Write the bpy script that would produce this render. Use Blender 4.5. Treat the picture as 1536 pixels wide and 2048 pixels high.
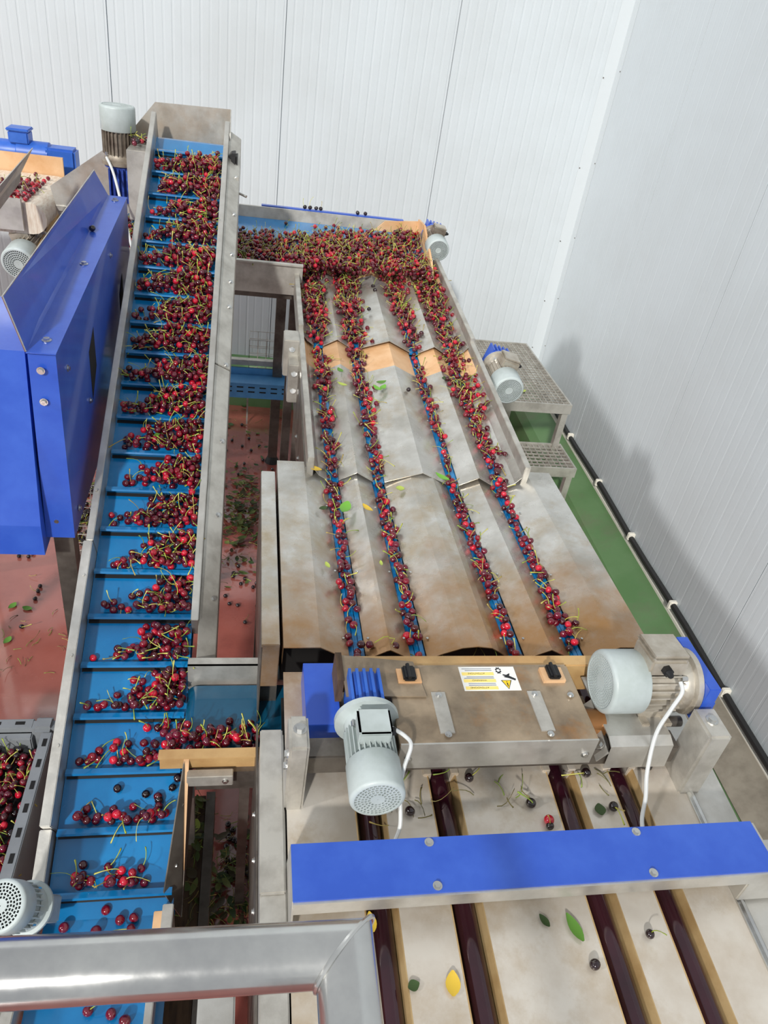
import bpy, bmesh, math, random
import numpy as np
from mathutils import Vector, Matrix, Euler
from math import sin, cos, pi, radians as R, hypot, sqrt
random.seed(7)
sc = bpy.context.scene
for o in list(bpy.data.objects): bpy.data.objects.remove(o)
COL = sc.collection

# ------------------------------------------------------------------ camera
CAM = Vector((0, 0, 2.7))
FPX, PPX, PPY = 1480.0, 768.0, 1024.0
def _cd(x, y): return Vector((x-PPX, y-PPY, FPX)).normalized()
_down = _cd(410, 3180)
_hy = PPY-((521-PPX)*_down.x+FPX*_down.z)/_down.y
_f = _cd(521, _hy); _u = -_down; _r = _f.cross(_u)
if _r.x < 0: _r = -_r
def to_world(v): return Vector((_r.dot(v), _f.dot(v), _u.dot(v)))
cam_d = bpy.data.cameras.new('camera'); cam = bpy.data.objects.new('camera', cam_d); COL.objects.link(cam)
cx, cy, cz = to_world(Vector((1, 0, 0))), to_world(Vector((0, -1, 0))), to_world(Vector((0, 0, -1)))
cam.matrix_world = Matrix(((cx.x, cy.x, cz.x, CAM.x), (cx.y, cy.y, cz.y, CAM.y), (cx.z, cy.z, cz.z, CAM.z), (0, 0, 0, 1)))
cam_d.sensor_fit = 'VERTICAL'; cam_d.sensor_height = 36; cam_d.lens = FPX/2048*36; cam_d.clip_start = .05
sc.camera = cam
# measured photo points -> real points on a known plane of the place
def ray(x, y): return to_world(Vector((x-PPX, y-PPY, FPX)))
def pz(x, y, z): r = ray(x, y); return CAM+r*((z-CAM.z)/r.z)
def py(x, y, Y): r = ray(x, y); return CAM+r*(Y/r.y)
def ppl(x, y, q, n): r = ray(x, y); return CAM+r*((Vector(q)-CAM).dot(n)/r.dot(n))

# ------------------------------------------------------------------ light
w = bpy.data.worlds.new('hall_daylight'); sc.world = w; w.use_nodes = True
w.node_tree.nodes['Background'].inputs[0].default_value = (.93, .97, 1, 1)
w.node_tree.nodes['Background'].inputs[1].default_value = .43
def sun(name, d, s, ang, c):
    l = bpy.data.lights.new(name, 'SUN'); l.energy = s; l.angle = R(ang); l.color = c
    o = bpy.data.objects.new(name, l); COL.objects.link(o); o.location = (-3, -3, 6)
    o.rotation_euler = Vector(d).to_track_quat('-Z', 'Y').to_euler()
sun('sun_behind', (.33, .78, -.53), 2.05, 3, (1, .97, .92))
sun('sun_side', (.80, .24, -.50), .85, 4, (1, .98, .96))
sc.view_settings.view_transform = 'Standard'; sc.view_settings.look = 'None'
sc.view_settings.exposure = .40; sc.view_settings.gamma = 1; sc.view_settings.use_curve_mapping = False

# ------------------------------------------------------------------ materials
def lin(c): return tuple(((x/255)/12.92 if x/255 <= .04045 else ((x/255+.055)/1.055)**2.4) for x in c)+(1,)
MATS = {}
def mat(name, c, rough=.5, metal=0, c2=None, scale=6, det=6, bump=0, bscale=40, spec=.5, coat=0, c3=None, lo=.4, hi=.65, stretch=None, attr=None, alpha=1, rvar=0):
    m = bpy.data.materials.new(name); m.use_nodes = True; nt = m.node_tree; N = nt.nodes; L = nt.links
    b = N['Principled BSDF']; b.inputs['Roughness'].default_value = rough; b.inputs['Metallic'].default_value = metal
    b.inputs['Specular IOR Level'].default_value = spec; b.inputs['Coat Weight'].default_value = coat; b.inputs['Coat Roughness'].default_value = .08
    b.inputs['Base Color'].default_value = lin(c)
    tc = N.new('ShaderNodeTexCoord'); src = tc.outputs['Object']
    if stretch:
        mp = N.new('ShaderNodeMapping'); mp.inputs['Scale'].default_value = stretch; L.new(src, mp.inputs[0]); src = mp.outputs[0]
    def noise(s, d=det, r=.6):
        n = N.new('ShaderNodeTexNoise'); n.inputs['Scale'].default_value = s; n.inputs['Detail'].default_value = d; n.inputs['Roughness'].default_value = r
        L.new(src, n.inputs['Vector']); return n
    def ramp(fac, a, bb, p0, p1):
        r = N.new('ShaderNodeValToRGB'); r.color_ramp.elements[0].position = p0; r.color_ramp.elements[1].position = p1
        r.color_ramp.elements[0].color = a; r.color_ramp.elements[1].color = bb; L.new(fac, r.inputs[0]); return r
    if attr:
        a = N.new('ShaderNodeAttribute'); a.attribute_name = attr; L.new(a.outputs['Color'], b.inputs['Base Color'])
    elif c2:
        r = ramp(noise(scale).outputs['Fac'], lin(c), lin(c2), lo, hi); out = r.outputs[0]
        if c3:
            mx = N.new('ShaderNodeMix'); mx.data_type = 'RGBA'; L.new(out, mx.inputs[6]); mx.inputs[7].default_value = lin(c3)
            r2 = ramp(noise(scale*.45, 8, .7).outputs['Fac'], (0, 0, 0, 1), (1, 1, 1, 1), .5, .68); L.new(r2.outputs[0], mx.inputs[0]); out = mx.outputs[2]
        L.new(out, b.inputs['Base Color'])
    if rvar:
        rr = ramp(noise(scale*1.7).outputs['Fac'], (max(rough-rvar, .02),)*3+(1,), (rough+rvar,)*3+(1,), .35, .65); L.new(rr.outputs[0], b.inputs['Roughness'])
    if bump:
        bp = N.new('ShaderNodeBump'); bp.inputs['Strength'].default_value = bump; bp.inputs['Distance'].default_value = .002
        L.new(noise(bscale, 3).outputs['Fac'], bp.inputs['Height']); L.new(bp.outputs[0], b.inputs['Normal'])
    MATS[name] = m; return m
mat('panel', (203, 210, 214), .5, c2=(197, 203, 206), scale=1.2)
mat('trim', (205, 211, 214), .5)
mat('steel', (208, 206, 200), .4, .7, c2=(186, 183, 176), scale=9, bump=.15, bscale=90, rvar=.1)
mat('steel_dark', (128, 122, 115), .45, .7, c2=(95, 88, 82), scale=8, rvar=.1)
mat('steel_bright', (215, 215, 212), .19, .95, c2=(190, 190, 190), scale=4, stretch=(3, 3, 3), rvar=.05)
mat('galv', (200, 197, 189), .42, .55, c2=(174, 170, 162), scale=14, bump=.2, bscale=60)
mat('stage', (208, 207, 202), .32, .65, c2=(176, 173, 165), scale=6, c3=(176, 160, 134), rvar=.1)
mat('deck', (218, 211, 200), .38, .4, c2=(200, 189, 174), scale=7, c3=(186, 168, 142), rvar=.1)
mat('tan', (224, 184, 142), .5, c2=(208, 160, 112), scale=8)
mat('amber', (200, 164, 112), .5, c2=(172, 132, 84), scale=6)
mat('blue_paint', (42, 84, 188), .38, c2=(52, 94, 196), scale=10, coat=.3, bump=.08, bscale=120)
mat('blue_gear', (44, 96, 190), .38, c2=(58, 110, 205), scale=12)
mat('blue_navy', (30, 52, 130), .42, c2=(46, 76, 160), scale=25, lo=.45, hi=.6)
mat('belt', (10, 108, 168), .22, c2=(18, 122, 182), scale=5, coat=.4, rvar=.08)
mat('belt_teal', (14, 76, 106), .2, c2=(22, 92, 124), scale=4, coat=.4)
mat('belt_white', (232, 222, 206), .5, c2=(210, 190, 170), scale=20, stretch=(6, 1, 1))
mat('trough_blue', (96, 164, 220), .4, c2=(76, 144, 205), scale=6)
mat('curb', (84, 122, 72), .5, c2=(98, 132, 86), scale=3, c3=(104, 108, 84))
mat('cement', (150, 142, 128), .8, c2=(120, 112, 100), scale=8)
mat('floor', (160, 90, 80), .2, c2=(138, 72, 64), scale=1.6, c3=(120, 62, 56), bump=.5, bscale=9, coat=1, rvar=.12)
mat('motor', (186, 196, 196), .42, c2=(170, 180, 178), scale=12)
mat('alu', (196, 190, 178), .4, .5, c2=(170, 160, 145), scale=16)
mat('alu_dirty', (150, 140, 126), .5, .4, c2=(112, 100, 90), scale=18)
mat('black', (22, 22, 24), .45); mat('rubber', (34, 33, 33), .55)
mat('dark', (14, 12, 11), .7); mat('fan', (12, 10, 9), .9, spec=.1)
mat('white', (238, 238, 234), .4); mat('clip', (236, 232, 220), .5); mat('cable', (205, 208, 208), .45)
mat('yellow', (250, 208, 40), .45); mat('sign_pale', (250, 226, 130), .5); mat('ink', (30, 32, 36), .5); mat('ink_pale', (120, 128, 140), .5); mat('red_mark', (210, 50, 50), .5)
mat('clear', (170, 152, 128), .25, .25, c2=(104, 90, 74), scale=6, c3=(160, 108, 48), lo=.35, hi=.68)
mat('roller', (58, 22, 34), .1, .3, c2=(40, 14, 24), scale=6, coat=.6)
mat('crate', (132, 136, 140), .5, c2=(120, 124, 128), scale=8)
mat('wood', (96, 74, 54), .8, c2=(66, 50, 38), scale=10, stretch=(6, 1, 1), bump=.4)
mat('cherry', (120, 10, 30), .13, attr='Col', coat=.5, spec=.6)
mat('stem', (160, 168, 62), .5, attr='Col')
mat('leaf', (92, 130, 52), .5, attr='Col')
mat('edge', (196, 168, 122), .45, .3, c2=(170, 138, 92), scale=9)
mat('brass', (150, 104, 62), .4, .6)
mat('window_light', (255, 255, 255), .5)
_e = MATS['window_light'].node_tree.nodes['Principled BSDF']; _e.inputs['Emission Color'].default_value = (1, 1, 1, 1); _e.inputs['Emission Strength'].default_value = 4.0
# juice / tannin stains near the low ends of the metal sheets: a stain with a noisy outline of its own
def stained(name, base, stain, y0, y1, dark=None):
    m = MATS[base].copy(); m.name = name; nt = m.node_tree; N = nt.nodes; L = nt.links; b = N['Principled BSDF']
    lk = b.inputs['Base Color'].links[0]; s = lk.from_socket; L.remove(lk)
    tc = N.new('ShaderNodeTexCoord'); sp = N.new('ShaderNodeSeparateXYZ'); L.new(tc.outputs['Object'], sp.inputs[0])
    mr = N.new('ShaderNodeMapRange'); mr.inputs[1].default_value = y0; mr.inputs[2].default_value = y1; mr.inputs[3].default_value = .5; mr.inputs[4].default_value = -.25
    L.new(sp.outputs['Y'], mr.inputs[0])
    n = N.new('ShaderNodeTexNoise'); n.inputs['Scale'].default_value = 5; n.inputs['Detail'].default_value = 7; n.inputs['Roughness'].default_value = .65; L.new(tc.outputs['Object'], n.inputs[0])
    ad = N.new('ShaderNodeMath'); ad.operation = 'ADD'; L.new(n.outputs[0], ad.inputs[0]); L.new(mr.outputs[0], ad.inputs[1])
    rp = N.new('ShaderNodeValToRGB'); rp.color_ramp.elements[0].position = .48; rp.color_ramp.elements[1].position = .95; rp.color_ramp.elements[1].color = (.85, .85, .85, 1); L.new(ad.outputs[0], rp.inputs[0])
    mx = N.new('ShaderNodeMix'); mx.data_type = 'RGBA'; L.new(rp.outputs[0], mx.inputs[0]); L.new(s, mx.inputs[6]); mx.inputs[7].default_value = lin(stain)
    L.new(mx.outputs[2], b.inputs['Base Color']); MATS[name] = m

# ------------------------------------------------------------------ mesh helpers
class MB:
    def __init__(s): s.v = []; s.f = []
    def add(s, vs, fs):
        k = len(s.v); s.v += [tuple(p) for p in vs]; s.f += [tuple(k+i for i in f) for f in fs]; return s
    def box(s, x0, x1, y0, y1, z0, z1, M=None):
        vs = [Vector((x, y, z)) for z in (z0, z1) for y in (y0, y1) for x in (x0, x1)]
        if M: vs = [M @ p for p in vs]
        return s.add(vs, [(0, 2, 3, 1), (4, 5, 7, 6), (0, 1, 5, 4), (2, 6, 7, 3), (0, 4, 6, 2), (1, 3, 7, 5)])
    def hexa(s, a, b):   # two quads (lists of four points), same winding
        return s.add(list(a)+list(b), [(3, 2, 1, 0), (4, 5, 6, 7), (0, 1, 5, 4), (1, 2, 6, 5), (2, 3, 7, 6), (3, 0, 4, 7)])
    def slab(s, quad, t):  # a quad plate thickened along its normal (downwards by t)
        q = [Vector(p) for p in quad]; n = (q[1]-q[0]).cross(q[3]-q[0]).normalized()
        return s.hexa([p-n*t for p in q], q)
    def prism(s, poly, d):  # polygon of 3D points extruded by vector d
        n = len(poly); p = [Vector(a) for a in poly]; d = Vector(d)
        return s.add(p+[a+d for a in p], [tuple(range(n))[::-1], tuple(range(n, 2*n))]+[(i, (i+1) % n, n+(i+1) % n, n+i) for i in range(n)])
    def sheet(s, prof, d, t):  # open polyline of points, extruded by d, thickened downwards by t
        n = len(prof); p = [Vector(a) for a in prof]; d = Vector(d); dn = Vector((0, 0, -t))
        vs = p+[a+d for a in p]+[a+dn for a in p]+[a+d+dn for a in p]; fs = []
        for i in range(n-1):
            fs += [(i, i+1, n+i+1, n+i), (2*n+i, 3*n+i, 3*n+i+1, 2*n+i+1), (i, 2*n+i, 2*n+i+1, i+1), (n+i, n+i+1, 3*n+i+1, 3*n+i)]
        fs += [(0, n, 3*n, 2*n), (n-1, 3*n-1, 4*n-1, 2*n-1)]
        return s.add(vs, fs)
    def cyl(s, a, b, r, seg=16, r2=None, cap=True):
        a = Vector(a); b = Vector(b); z = (b-a).normalized(); x = z.orthogonal().normalized(); y = z.cross(x); r2 = r if r2 is None else r2
        vs = [a+(x*cos(t)+y*sin(t))*r for t in [2*pi*i/seg for i in range(seg)]]+[b+(x*cos(t)+y*sin(t))*r2 for t in [2*pi*i/seg for i in range(seg)]]
        fs = [(i, (i+1) % seg, seg+(i+1) % seg, seg+i) for i in range(seg)]
        if cap: fs += [tuple(range(seg))[::-1], tuple(range(seg, 2*seg))]
        return s.add(vs, fs)
    def tube(s, pts, r, seg=8):
        pts = [Vector(p) for p in pts]; n = len(pts); vs = []; ref = None
        for i, p in enumerate(pts):
            t = (pts[min(i+1, n-1)]-pts[max(i-1, 0)]).normalized()
            if ref is None: ref = t.orthogonal().normalized()
            x = (ref-t*ref.dot(t)).normalized(); ref = x; y = t.cross(x)
            vs += [p+(x*cos(2*pi*k/seg)+y*sin(2*pi*k/seg))*r for k in range(seg)]
        fs = [(i*seg+k, i*seg+(k+1) % seg, (i+1)*seg+(k+1) % seg, (i+1)*seg+k) for i in range(n-1) for k in range(seg)]
        fs += [tuple(range(seg))[::-1], tuple(range((n-1)*seg, n*seg))]
        return s.add(vs, fs)
    def lathe(s, prof, seg=32, M=None):   # profile of (r, y) turned round the y axis
        vs = []
        for r, y in prof:
            for k in range(seg): vs.append(Vector((r*cos(2*pi*k/seg), y, r*sin(2*pi*k/seg))))
        if M: vs = [M @ p for p in vs]
        n = len(prof)
        return s.add(vs, [(i*seg+k, (i+1)*seg+k, (i+1)*seg+(k+1) % seg, i*seg+(k+1) % seg) for i in range(n-1) for k in range(seg)])
    def build(s, name, m, parent=None, off=None, bevel=0, smooth=False, origin=None, ang=35):
        if parent is not None and off is None:
            t = parent
            while t.parent: t = t.parent
            off = t.location
        if parent is None and off is None:
            a = np.array(s.v); off = Vector(((a[:, 0].min()+a[:, 0].max())/2, (a[:, 1].min()+a[:, 1].max())/2, a[:, 2].min()))
        off = Vector(off)
        me = bpy.data.meshes.new(name); me.from_pydata([Vector(p)-off for p in s.v], [], s.f)
        bm = bmesh.new(); bm.from_mesh(me); bmesh.ops.recalc_face_normals(bm, faces=bm.faces)
        if bevel:
            es = [e for e in bm.edges if len(e.link_faces) == 2 and e.calc_face_angle(0) > .5]
            bmesh.ops.bevel(bm, geom=es, offset=bevel, segments=2, affect='EDGES', clamp_overlap=True)
        bm.to_mesh(me); bm.free()
        if smooth or bevel:
            for p in me.polygons: p.use_smooth = True
            me.set_sharp_from_angle(angle=R(ang))
        me.materials.append(MATS[m] if isinstance(m, str) else m)
        o = bpy.data.objects.new(name, me); COL.objects.link(o)
        if parent is not None: o.parent = parent
        else: o.location = off
        return o
def thing(name, label, cat, loc, group=None):
    o = bpy.data.objects.new(name, None); COL.objects.link(o); o.location = loc; o.empty_display_size = .05
    o['label'] = label; o['category'] = cat
    if group: o['group'] = group
    return o
def tag(o, label, cat, group=None):
    o['label'] = label; o['category'] = cat
    if group: o['group'] = group
    return o
def struct(o): o['kind'] = 'structure'; return o
def B(name, m, parent, x0, x1, y0, y1, z0, z1, bevel=0): return MB().box(x0, x1, y0, y1, z0, z1).build(name, m, parent, bevel=bevel)
def bolt(parent, p, n, r=.008, m='steel_bright', name='bolt', washer=True):
    p = Vector(p); n = Vector(n).normalized(); mb = MB()
    if washer: mb.cyl(p, p+n*r*.25, r*1.5, 14)
    mb.cyl(p+n*r*.25, p+n*r*.95, r, 6 if r > .006 else 10)
    return mb.build(name, m, parent)

# ================================================================== THE ROOM
struct(MB().box(-6, 2.7, -3, 5.6, -.1, 0).build('floor', 'floor', None, off=(0, 0, 0)))
YAW = R(-2.49); KX, KY = 2.31, 5.37
RM = Matrix.Translation((KX, KY, 0)) @ Matrix.Rotation(YAW, 4, 'Z')
def room_obj(mb, name, m, parent=None, **k):
    mb.v = [tuple(RM @ Vector(p)) for p in mb.v]
    return mb.build(name, m, parent, **k)
WT = 4.8
wb = struct(room_obj(MB().box(-6.5, .12, .012, .12, 0, WT), 'wall_back', 'panel', off=(0, 0, 0)))
wr = struct(room_obj(MB().box(.012, .12, -7, 0, 0, WT), 'wall_right', 'panel', off=(0, 0, 0)))
def rib_panel(a0, a1, along, k_=1.0):   # one sandwich panel: shallow grooves pressed in its face
    pr = []; n = 19; st = (a1-a0-.006)/n; x = a0+.003
    for i in range(n):
        d = (.0008 if i % 3 else .0014)*k_
        pr += [(x, 0), (x+st*.72, 0), (x+st*.76, d), (x+st*.94, d)]; x += st
    pr += [(x, 0), (x, .012), (a0+.003, .012)]
    pts = [((q, d, .3) if along == 'x' else (d, q, .3)) for q, d in pr]
    return MB().prism(pts, (0, 0, WT-.3))
for i in range(6):
    room_obj(rib_panel(-1.09-1.06*i, -1.09-1.06*(i-1) if i else -.0, 'x'), 'wall_panel', 'panel', wb)
for i in range(6):
    room_obj(rib_panel(-1.09-1.06*i, -1.09-1.06*(i-1) if i else -.0, 'y', .45), 'wall_panel', 'panel', wr)
tr = struct(room_obj(MB().prism([(-.085, -.001, .34), (-.085, -.003, .34), (-.003, -.003, .34), (-.003, -.085, .34), (-.001, -.085, .34), (-.001, -.001, .34)], (0, 0, WT-.36)), 'trim_1', 'trim', off=(0, 0, 0)))
for z in (.62, 1.0, 1.45, 1.95, 2.5):
    for p, n in (((-.078, -.003, z), (0, -1, 0)), ((-.003, -.078, z+.05), (-1, 0, 0))):
        bolt(tr, RM @ Vector(p), (RM.to_3x3() @ Vector(n)), .004, 'steel_dark', 'screw', False)
# high windows whose glow mirrors on the wet floor
for i, x in enumerate((-4.56, -4.2)):
    wn = struct(room_obj(MB().box(x-.15, x+.15, -.02, .0, 3.6, 3.84), 'window_%d' % (i+1), 'white', off=(0, 0, 0)))
    room_obj(MB().box(x-.135, x+.135, -.024, -.02, 3.62, 3.82), 'pane', 'window_light', wn)
# green coved kerb along both walls
kr = struct(room_obj(MB().prism([(0, 0, 0), (-.21, 0, 0), (-.2, 0, .2), (-.16, 0, .25), (-.012, 0, .33), (0, 0, .33)], (0, -7, 0)), 'baseboard_right', 'curb', off=(0, 0, 0)))
room_obj(MB().prism([(0, 0, .329), (-.014, 0, .329), (-.014, 0, .345), (0, 0, .35)], (0, -7, 0)), 'sealant_strip', 'clip', kr)
room_obj(MB().prism([(-.014, -3.2, .336), (-.165, -3.25, .256), (-.165, -6, .256), (-.014, -6, .336)], (0, 0, .003)), 'bare_patch', 'cement', kr)
struct(room_obj(MB().prism([(0, 0, 0), (0, -.21, 0), (0, -.2, .2), (0, -.16, .25), (0, -.012, .33), (0, 0, .33)], (-6, 0, 0)), 'baseboard_back', 'curb', off=(0, 0, 0)))
# cable clipped to the wall
cb = thing('wall_cable', 'black cable clipped along the right wall just above the green kerb', 'cable', RM @ Vector((-.02, -3, .4)))
room_obj(MB().tube([(-.02, -.2-.25*i, .395+.006*sin(i*1.3)) for i in range(27)], .016, 8), 'cord', 'rubber', cb, smooth=True)
for y in (-1.05, -1.65, -2.22, -2.8, -3.38, -3.95):
    room_obj(MB().box(-.04, 0, y-.012, y+.012, .375, .42), 'clip', 'clip', cb, bevel=.004)

# ================================================================== MOTORS
def frame_axes(loc, yax, zax):
    y = Vector(yax).normalized(); z = Vector(zax); z = (z-y*z.dot(y)).normalized(); x = y.cross(z)
    return Matrix(((x.x, y.x, z.x, loc[0]), (x.y, y.y, z.y, loc[1]), (x.z, y.z, z.z, loc[2]), (0, 0, 0, 1)))
def motor(label, flange, yax, zax, r, L, rings=4, holes=16, sq=False, body='alu', cover='motor', box=True, feet=False, flange_r=1.05, group=None, fins_n=26, cut=.0, gland=True, boxlen=.34, boxtop='alu'):
    t = thing('electric_motor', label, 'motor', (0, 0, 0), group); Z0 = (0, 0, 0)
    a, b = L*.06, L*.58
    MB().lathe([(0, 0), (r*flange_r, 0), (r*flange_r, a), (r*.9, a+.004), (r*.9, a+.02), (r*.82, a+.03)], 36).build('flange', body, t, Z0, smooth=True)
    MB().lathe([(0, a), (r*.8, a), (r*.8, b+.01), (0, b+.01)], 32).build('stator', body, t, Z0, smooth=True)
    mb = MB()
    for k in range(fins_n):
        th = 2*pi*k/fins_n
        M = Matrix.Rotation(th, 4, 'Y')
        mb.box(-r*.022, r*.022, a+.03, b+.004, r*.76, r*.96, M)
    mb.build('cooling_fins', body, t, Z0)
    for th in (.8, 2.35, 3.93, 5.5):
        M = Matrix.Rotation(th, 4, 'Y'); MB().cyl(M @ Vector((0, a+.025, r*.9)), M @ Vector((0, a+.04, r*.9)), r*.09, 8).build('bolt', 'steel_bright', t, Z0)
    e = r*.13
    MB().lathe([(r*.97, b), (r, b+.003), (r, L-e), (r*.985, L-e*.55), (r*.94, L-e*.16), (r*.86, L), (r*.84, L), (r*.84, L-.004), (r*.94, L-e-.004), (r*.94, b)], 48).build('fan_cover', cover, t, Z0, smooth=True, ang=60)
    g = MB(); sg = 48; hub = r*.26; rr = hub; step = (r*.86-hub)/rings
    def ringf(r0, r1, t0, t1, n):
        vs = []
        for i in range(n+1):
            th = t0+(t1-t0)*i/n
            for q in (r0, r1):
                for y in (L-.001, L-.005): vs.append((q*cos(th), y, q*sin(th)))
        fs = []
        for i in range(n):
            o = 4*i; fs += [(o, o+2, o+6, o+4), (o+1, o+5, o+7, o+3), (o, o+4, o+5, o+1), (o+2, o+3, o+7, o+6)]
        fs += [(0, 1, 3, 2), (4*n, 4*n+2, 4*n+3, 4*n+1)]
        g.add(vs, fs)
    ringf(.001, hub, 0, 2*pi, sg)
    for k in range(rings):
        r0 = hub+step*k; h = step*(.74 if sq else .68)
        ringf(r0+h, r0+step, 0, 2*pi, sg)
        m = holes+int(k*holes*(.36 if not sq else .2)); dl = 2*pi/m
        for i in range(m):
            w_ = .28 if sq else .34
            ringf(r0, r0+h, dl*i+.21*k, dl*(i+w_)+.21*k, 1)
    g.build('fan_grille', cover, t, Z0)
    MB().cyl((0, L-.042, 0), (0, L-.04, 0), r*.92, 32).build('fan', 'fan', t, Z0)
    if box:
        w_ = r*.6; y0 = a+.03; y1 = y0+L*boxlen
        tb = MB().box(-w_, w_, y0, y1, r*.7, r*1.28).build('terminal_box', body, t, Z0, bevel=r*.07)
        MB().box(-w_*1.03, w_*1.03, y0-.002, y1+.002, r*1.28, r*1.45).build('lid', boxtop, tb, (0, 0, 0), bevel=r*.1)
        if gland:
            gl = MB(); gl.cyl((-w_, (y0+y1)/2+.01, r*1.0), (-w_-r*.18, (y0+y1)/2+.01, r*1.0), r*.17, 6).cyl((-w_-r*.18, (y0+y1)/2+.01, r*1.0), (-w_-r*.34, (y0+y1)/2+.01, r*1.0), r*.13, 14, r*.08)
            gl.build('cable_gland', 'black', tb, (0, 0, 0))
    if feet:
        MB().box(-r*.9, r*.9, a+.03, a+.05, -r*1.12, -r*.98).box(-r*.9, r*.9, b-.03, b-.01, -r*1.12, -r*.98).box(-r*.55, r*.55, a+.03, b-.01, -r*1.1, -r*.75).build('foot', body, t, Z0, bevel=.002)
    t.matrix_world = frame_axes(flange, yax, zax); t.location = flange
    return t
def local_part(t, mb, name, m, **k): return mb.build(name, m, t, (0, 0, 0), **k)
def gear(t, r, h, m='blue_gear', d=.1, wid=.9):   # ribbed worm gear housing behind the flange (local y<0)
    MB().box(-r*wid*.72, r*wid*.72, -d, 0, -h*.5, h*.5).build('gear_housing', m, t, (0, 0, 0), bevel=.006)
    mb = MB()
    for k in range(5):
        x = r*wid*(-.78+1.56*k/4)
        mb.box(x-r*.06, x+r*.06, -d*.96, -.010, -h*.62, h*.62)
    mb.build('housing_ribs', m, t, (0, 0, 0))
    MB().lathe([(0, -.012), (r*1.12, -.012), (r*1.12, 0), (0, 0)], 32).build('adapter_ring', m, t, (0, 0, 0), smooth=True)
def cable(t, pts, r=.004, m='cable', name='cable'):
    # smooth tube through world points, stored in the thing's local frame
    P = [Vector(p) for p in pts]; out = []
    for i in range(len(P)-1):
        p0, p1, p2, p3 = P[max(i-1, 0)], P[i], P[i+1], P[min(i+2, len(P)-1)]
        for k in range(6):
            u = k/6; out.append(.5*((2*p1)+(p2-p0)*u+(2*p0-5*p1+4*p2-p3)*u*u+(3*p1-p0-3*p2+p3)*u**3))
    out.append(P[-1]); bpy.context.view_layer.update()
    Mi = t.matrix_world.inverted(); return MB().tube([Mi @ q for q in out], r, 8).build(name, m, t, (0, 0, 0), smooth=True)

# ================================================================== INCLINED ELEVATOR
EA = R(24.7); EH = 2.22
ee = Vector((0, cos(EA), sin(EA))); en = Vector((0, -sin(EA), cos(EA)))
def EP(x, s, w): return CAM+Vector((x, 0, 0))+ee*s+en*(w-EH)
def ebox(mb, x0, x1, s0, s1, w0, w1):
    return mb.hexa([EP(x0, s0, w0), EP(x1, s0, w0), EP(x1, s1, w0), EP(x0, s1, w0)], [EP(x0, s0, w1), EP(x1, s0, w1), EP(x1, s1, w1), EP(x0, s1, w1)])
XL, XR = -.448, -.140; S0, S1 = .09, 3.27; PITCH = .1505; FS0 = .148
el = thing('elevator_conveyor', 'steep inclined elevator conveyor with cleated blue belt and steel side rails', 'conveyor', (-.3, 2.2, 0))
# belt: runs up the incline, round the head roller and back underneath
def belt_loop():
    mb = MB(); rr = .045; prof = [(S0, 0)]
    prof += [(S0+(S1-S0)*i/12, 0) for i in range(1, 13)]
    prof += [(S1+rr*sin(pi*i/8), -rr+rr*cos(pi*i/8)) for i in range(1, 9)]
    prof += [(S0, -2*rr)]
    vs = [EP(x, s, w) for x in (XL, XR) for s, w in prof]; n = len(prof)
    mb.add(vs, [(i, i+1, n+i+1, n+i) for i in range(n-1)]); return mb
belt_loop().build('belt', 'belt', el, smooth=True)
# level tail part of the belt
yt, zt = EP(0, S0, 0).y, EP(0, S0, 0).z
B('tail_belt', 'belt', el, XL, XR, .3, yt+.002, zt-.012, zt)
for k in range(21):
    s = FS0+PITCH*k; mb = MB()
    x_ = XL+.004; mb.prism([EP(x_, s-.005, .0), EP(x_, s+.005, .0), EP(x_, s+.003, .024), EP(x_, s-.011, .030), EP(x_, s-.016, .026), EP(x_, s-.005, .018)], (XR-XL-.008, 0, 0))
    mb.build('flight', 'belt', el); ebox(MB(), XL+.004, XR-.004, s-.019, s-.006, .0, .0012).build('shade_dirt_line', 'rubber', el)  # dark strip colours in the shade below the flight lip, along with dirt
def rail(x0, x1, s0, s1, w0, w1, name='side_rail', m='steel'):
    return ebox(MB(), x0, x1, s0, s1, w0, w1).build(name, m, el, bevel=.002)
rail(-.470, XL, 1.12, 3.34, -.085, .085); rail(-.476, XL-.001, .3, 1.118, -.085, .088)
rail(-.482, -.452, -.1, .298, -.085, .05)
rail(XR, -.118, .86, 3.34, -.03, .085)
for a0, a1 in ((.745, 1.88), (1.885, 3.30)):
    MB().hexa([EP(-.118, a0, -.12), EP(-.064, a0, -.12), EP(-.064, a1, -.12), EP(-.118, a1, -.12)], [EP(-.118, a0, .066), EP(-.064, a0, .03), EP(-.064, a1, .03), EP(-.118, a1, .066)]).build('side_plate', 'galv', el, bevel=.002)
rail(-.466, -.452, .3, 3.3, -.16, -.085, 'side_plate', 'galv')
for s in (.95, 1.25, 1.55, 1.9, 2.2, 2.34, 2.5, 2.75, 3.0): bolt(el, EP(-.078, s, .04), (.5, -.35, .8), .006)
for s in (.5, .75, 1.0, 1.3): bolt(el, EP(-.46, s, .088), en, .004, 'steel', 'rivet', False)
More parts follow.
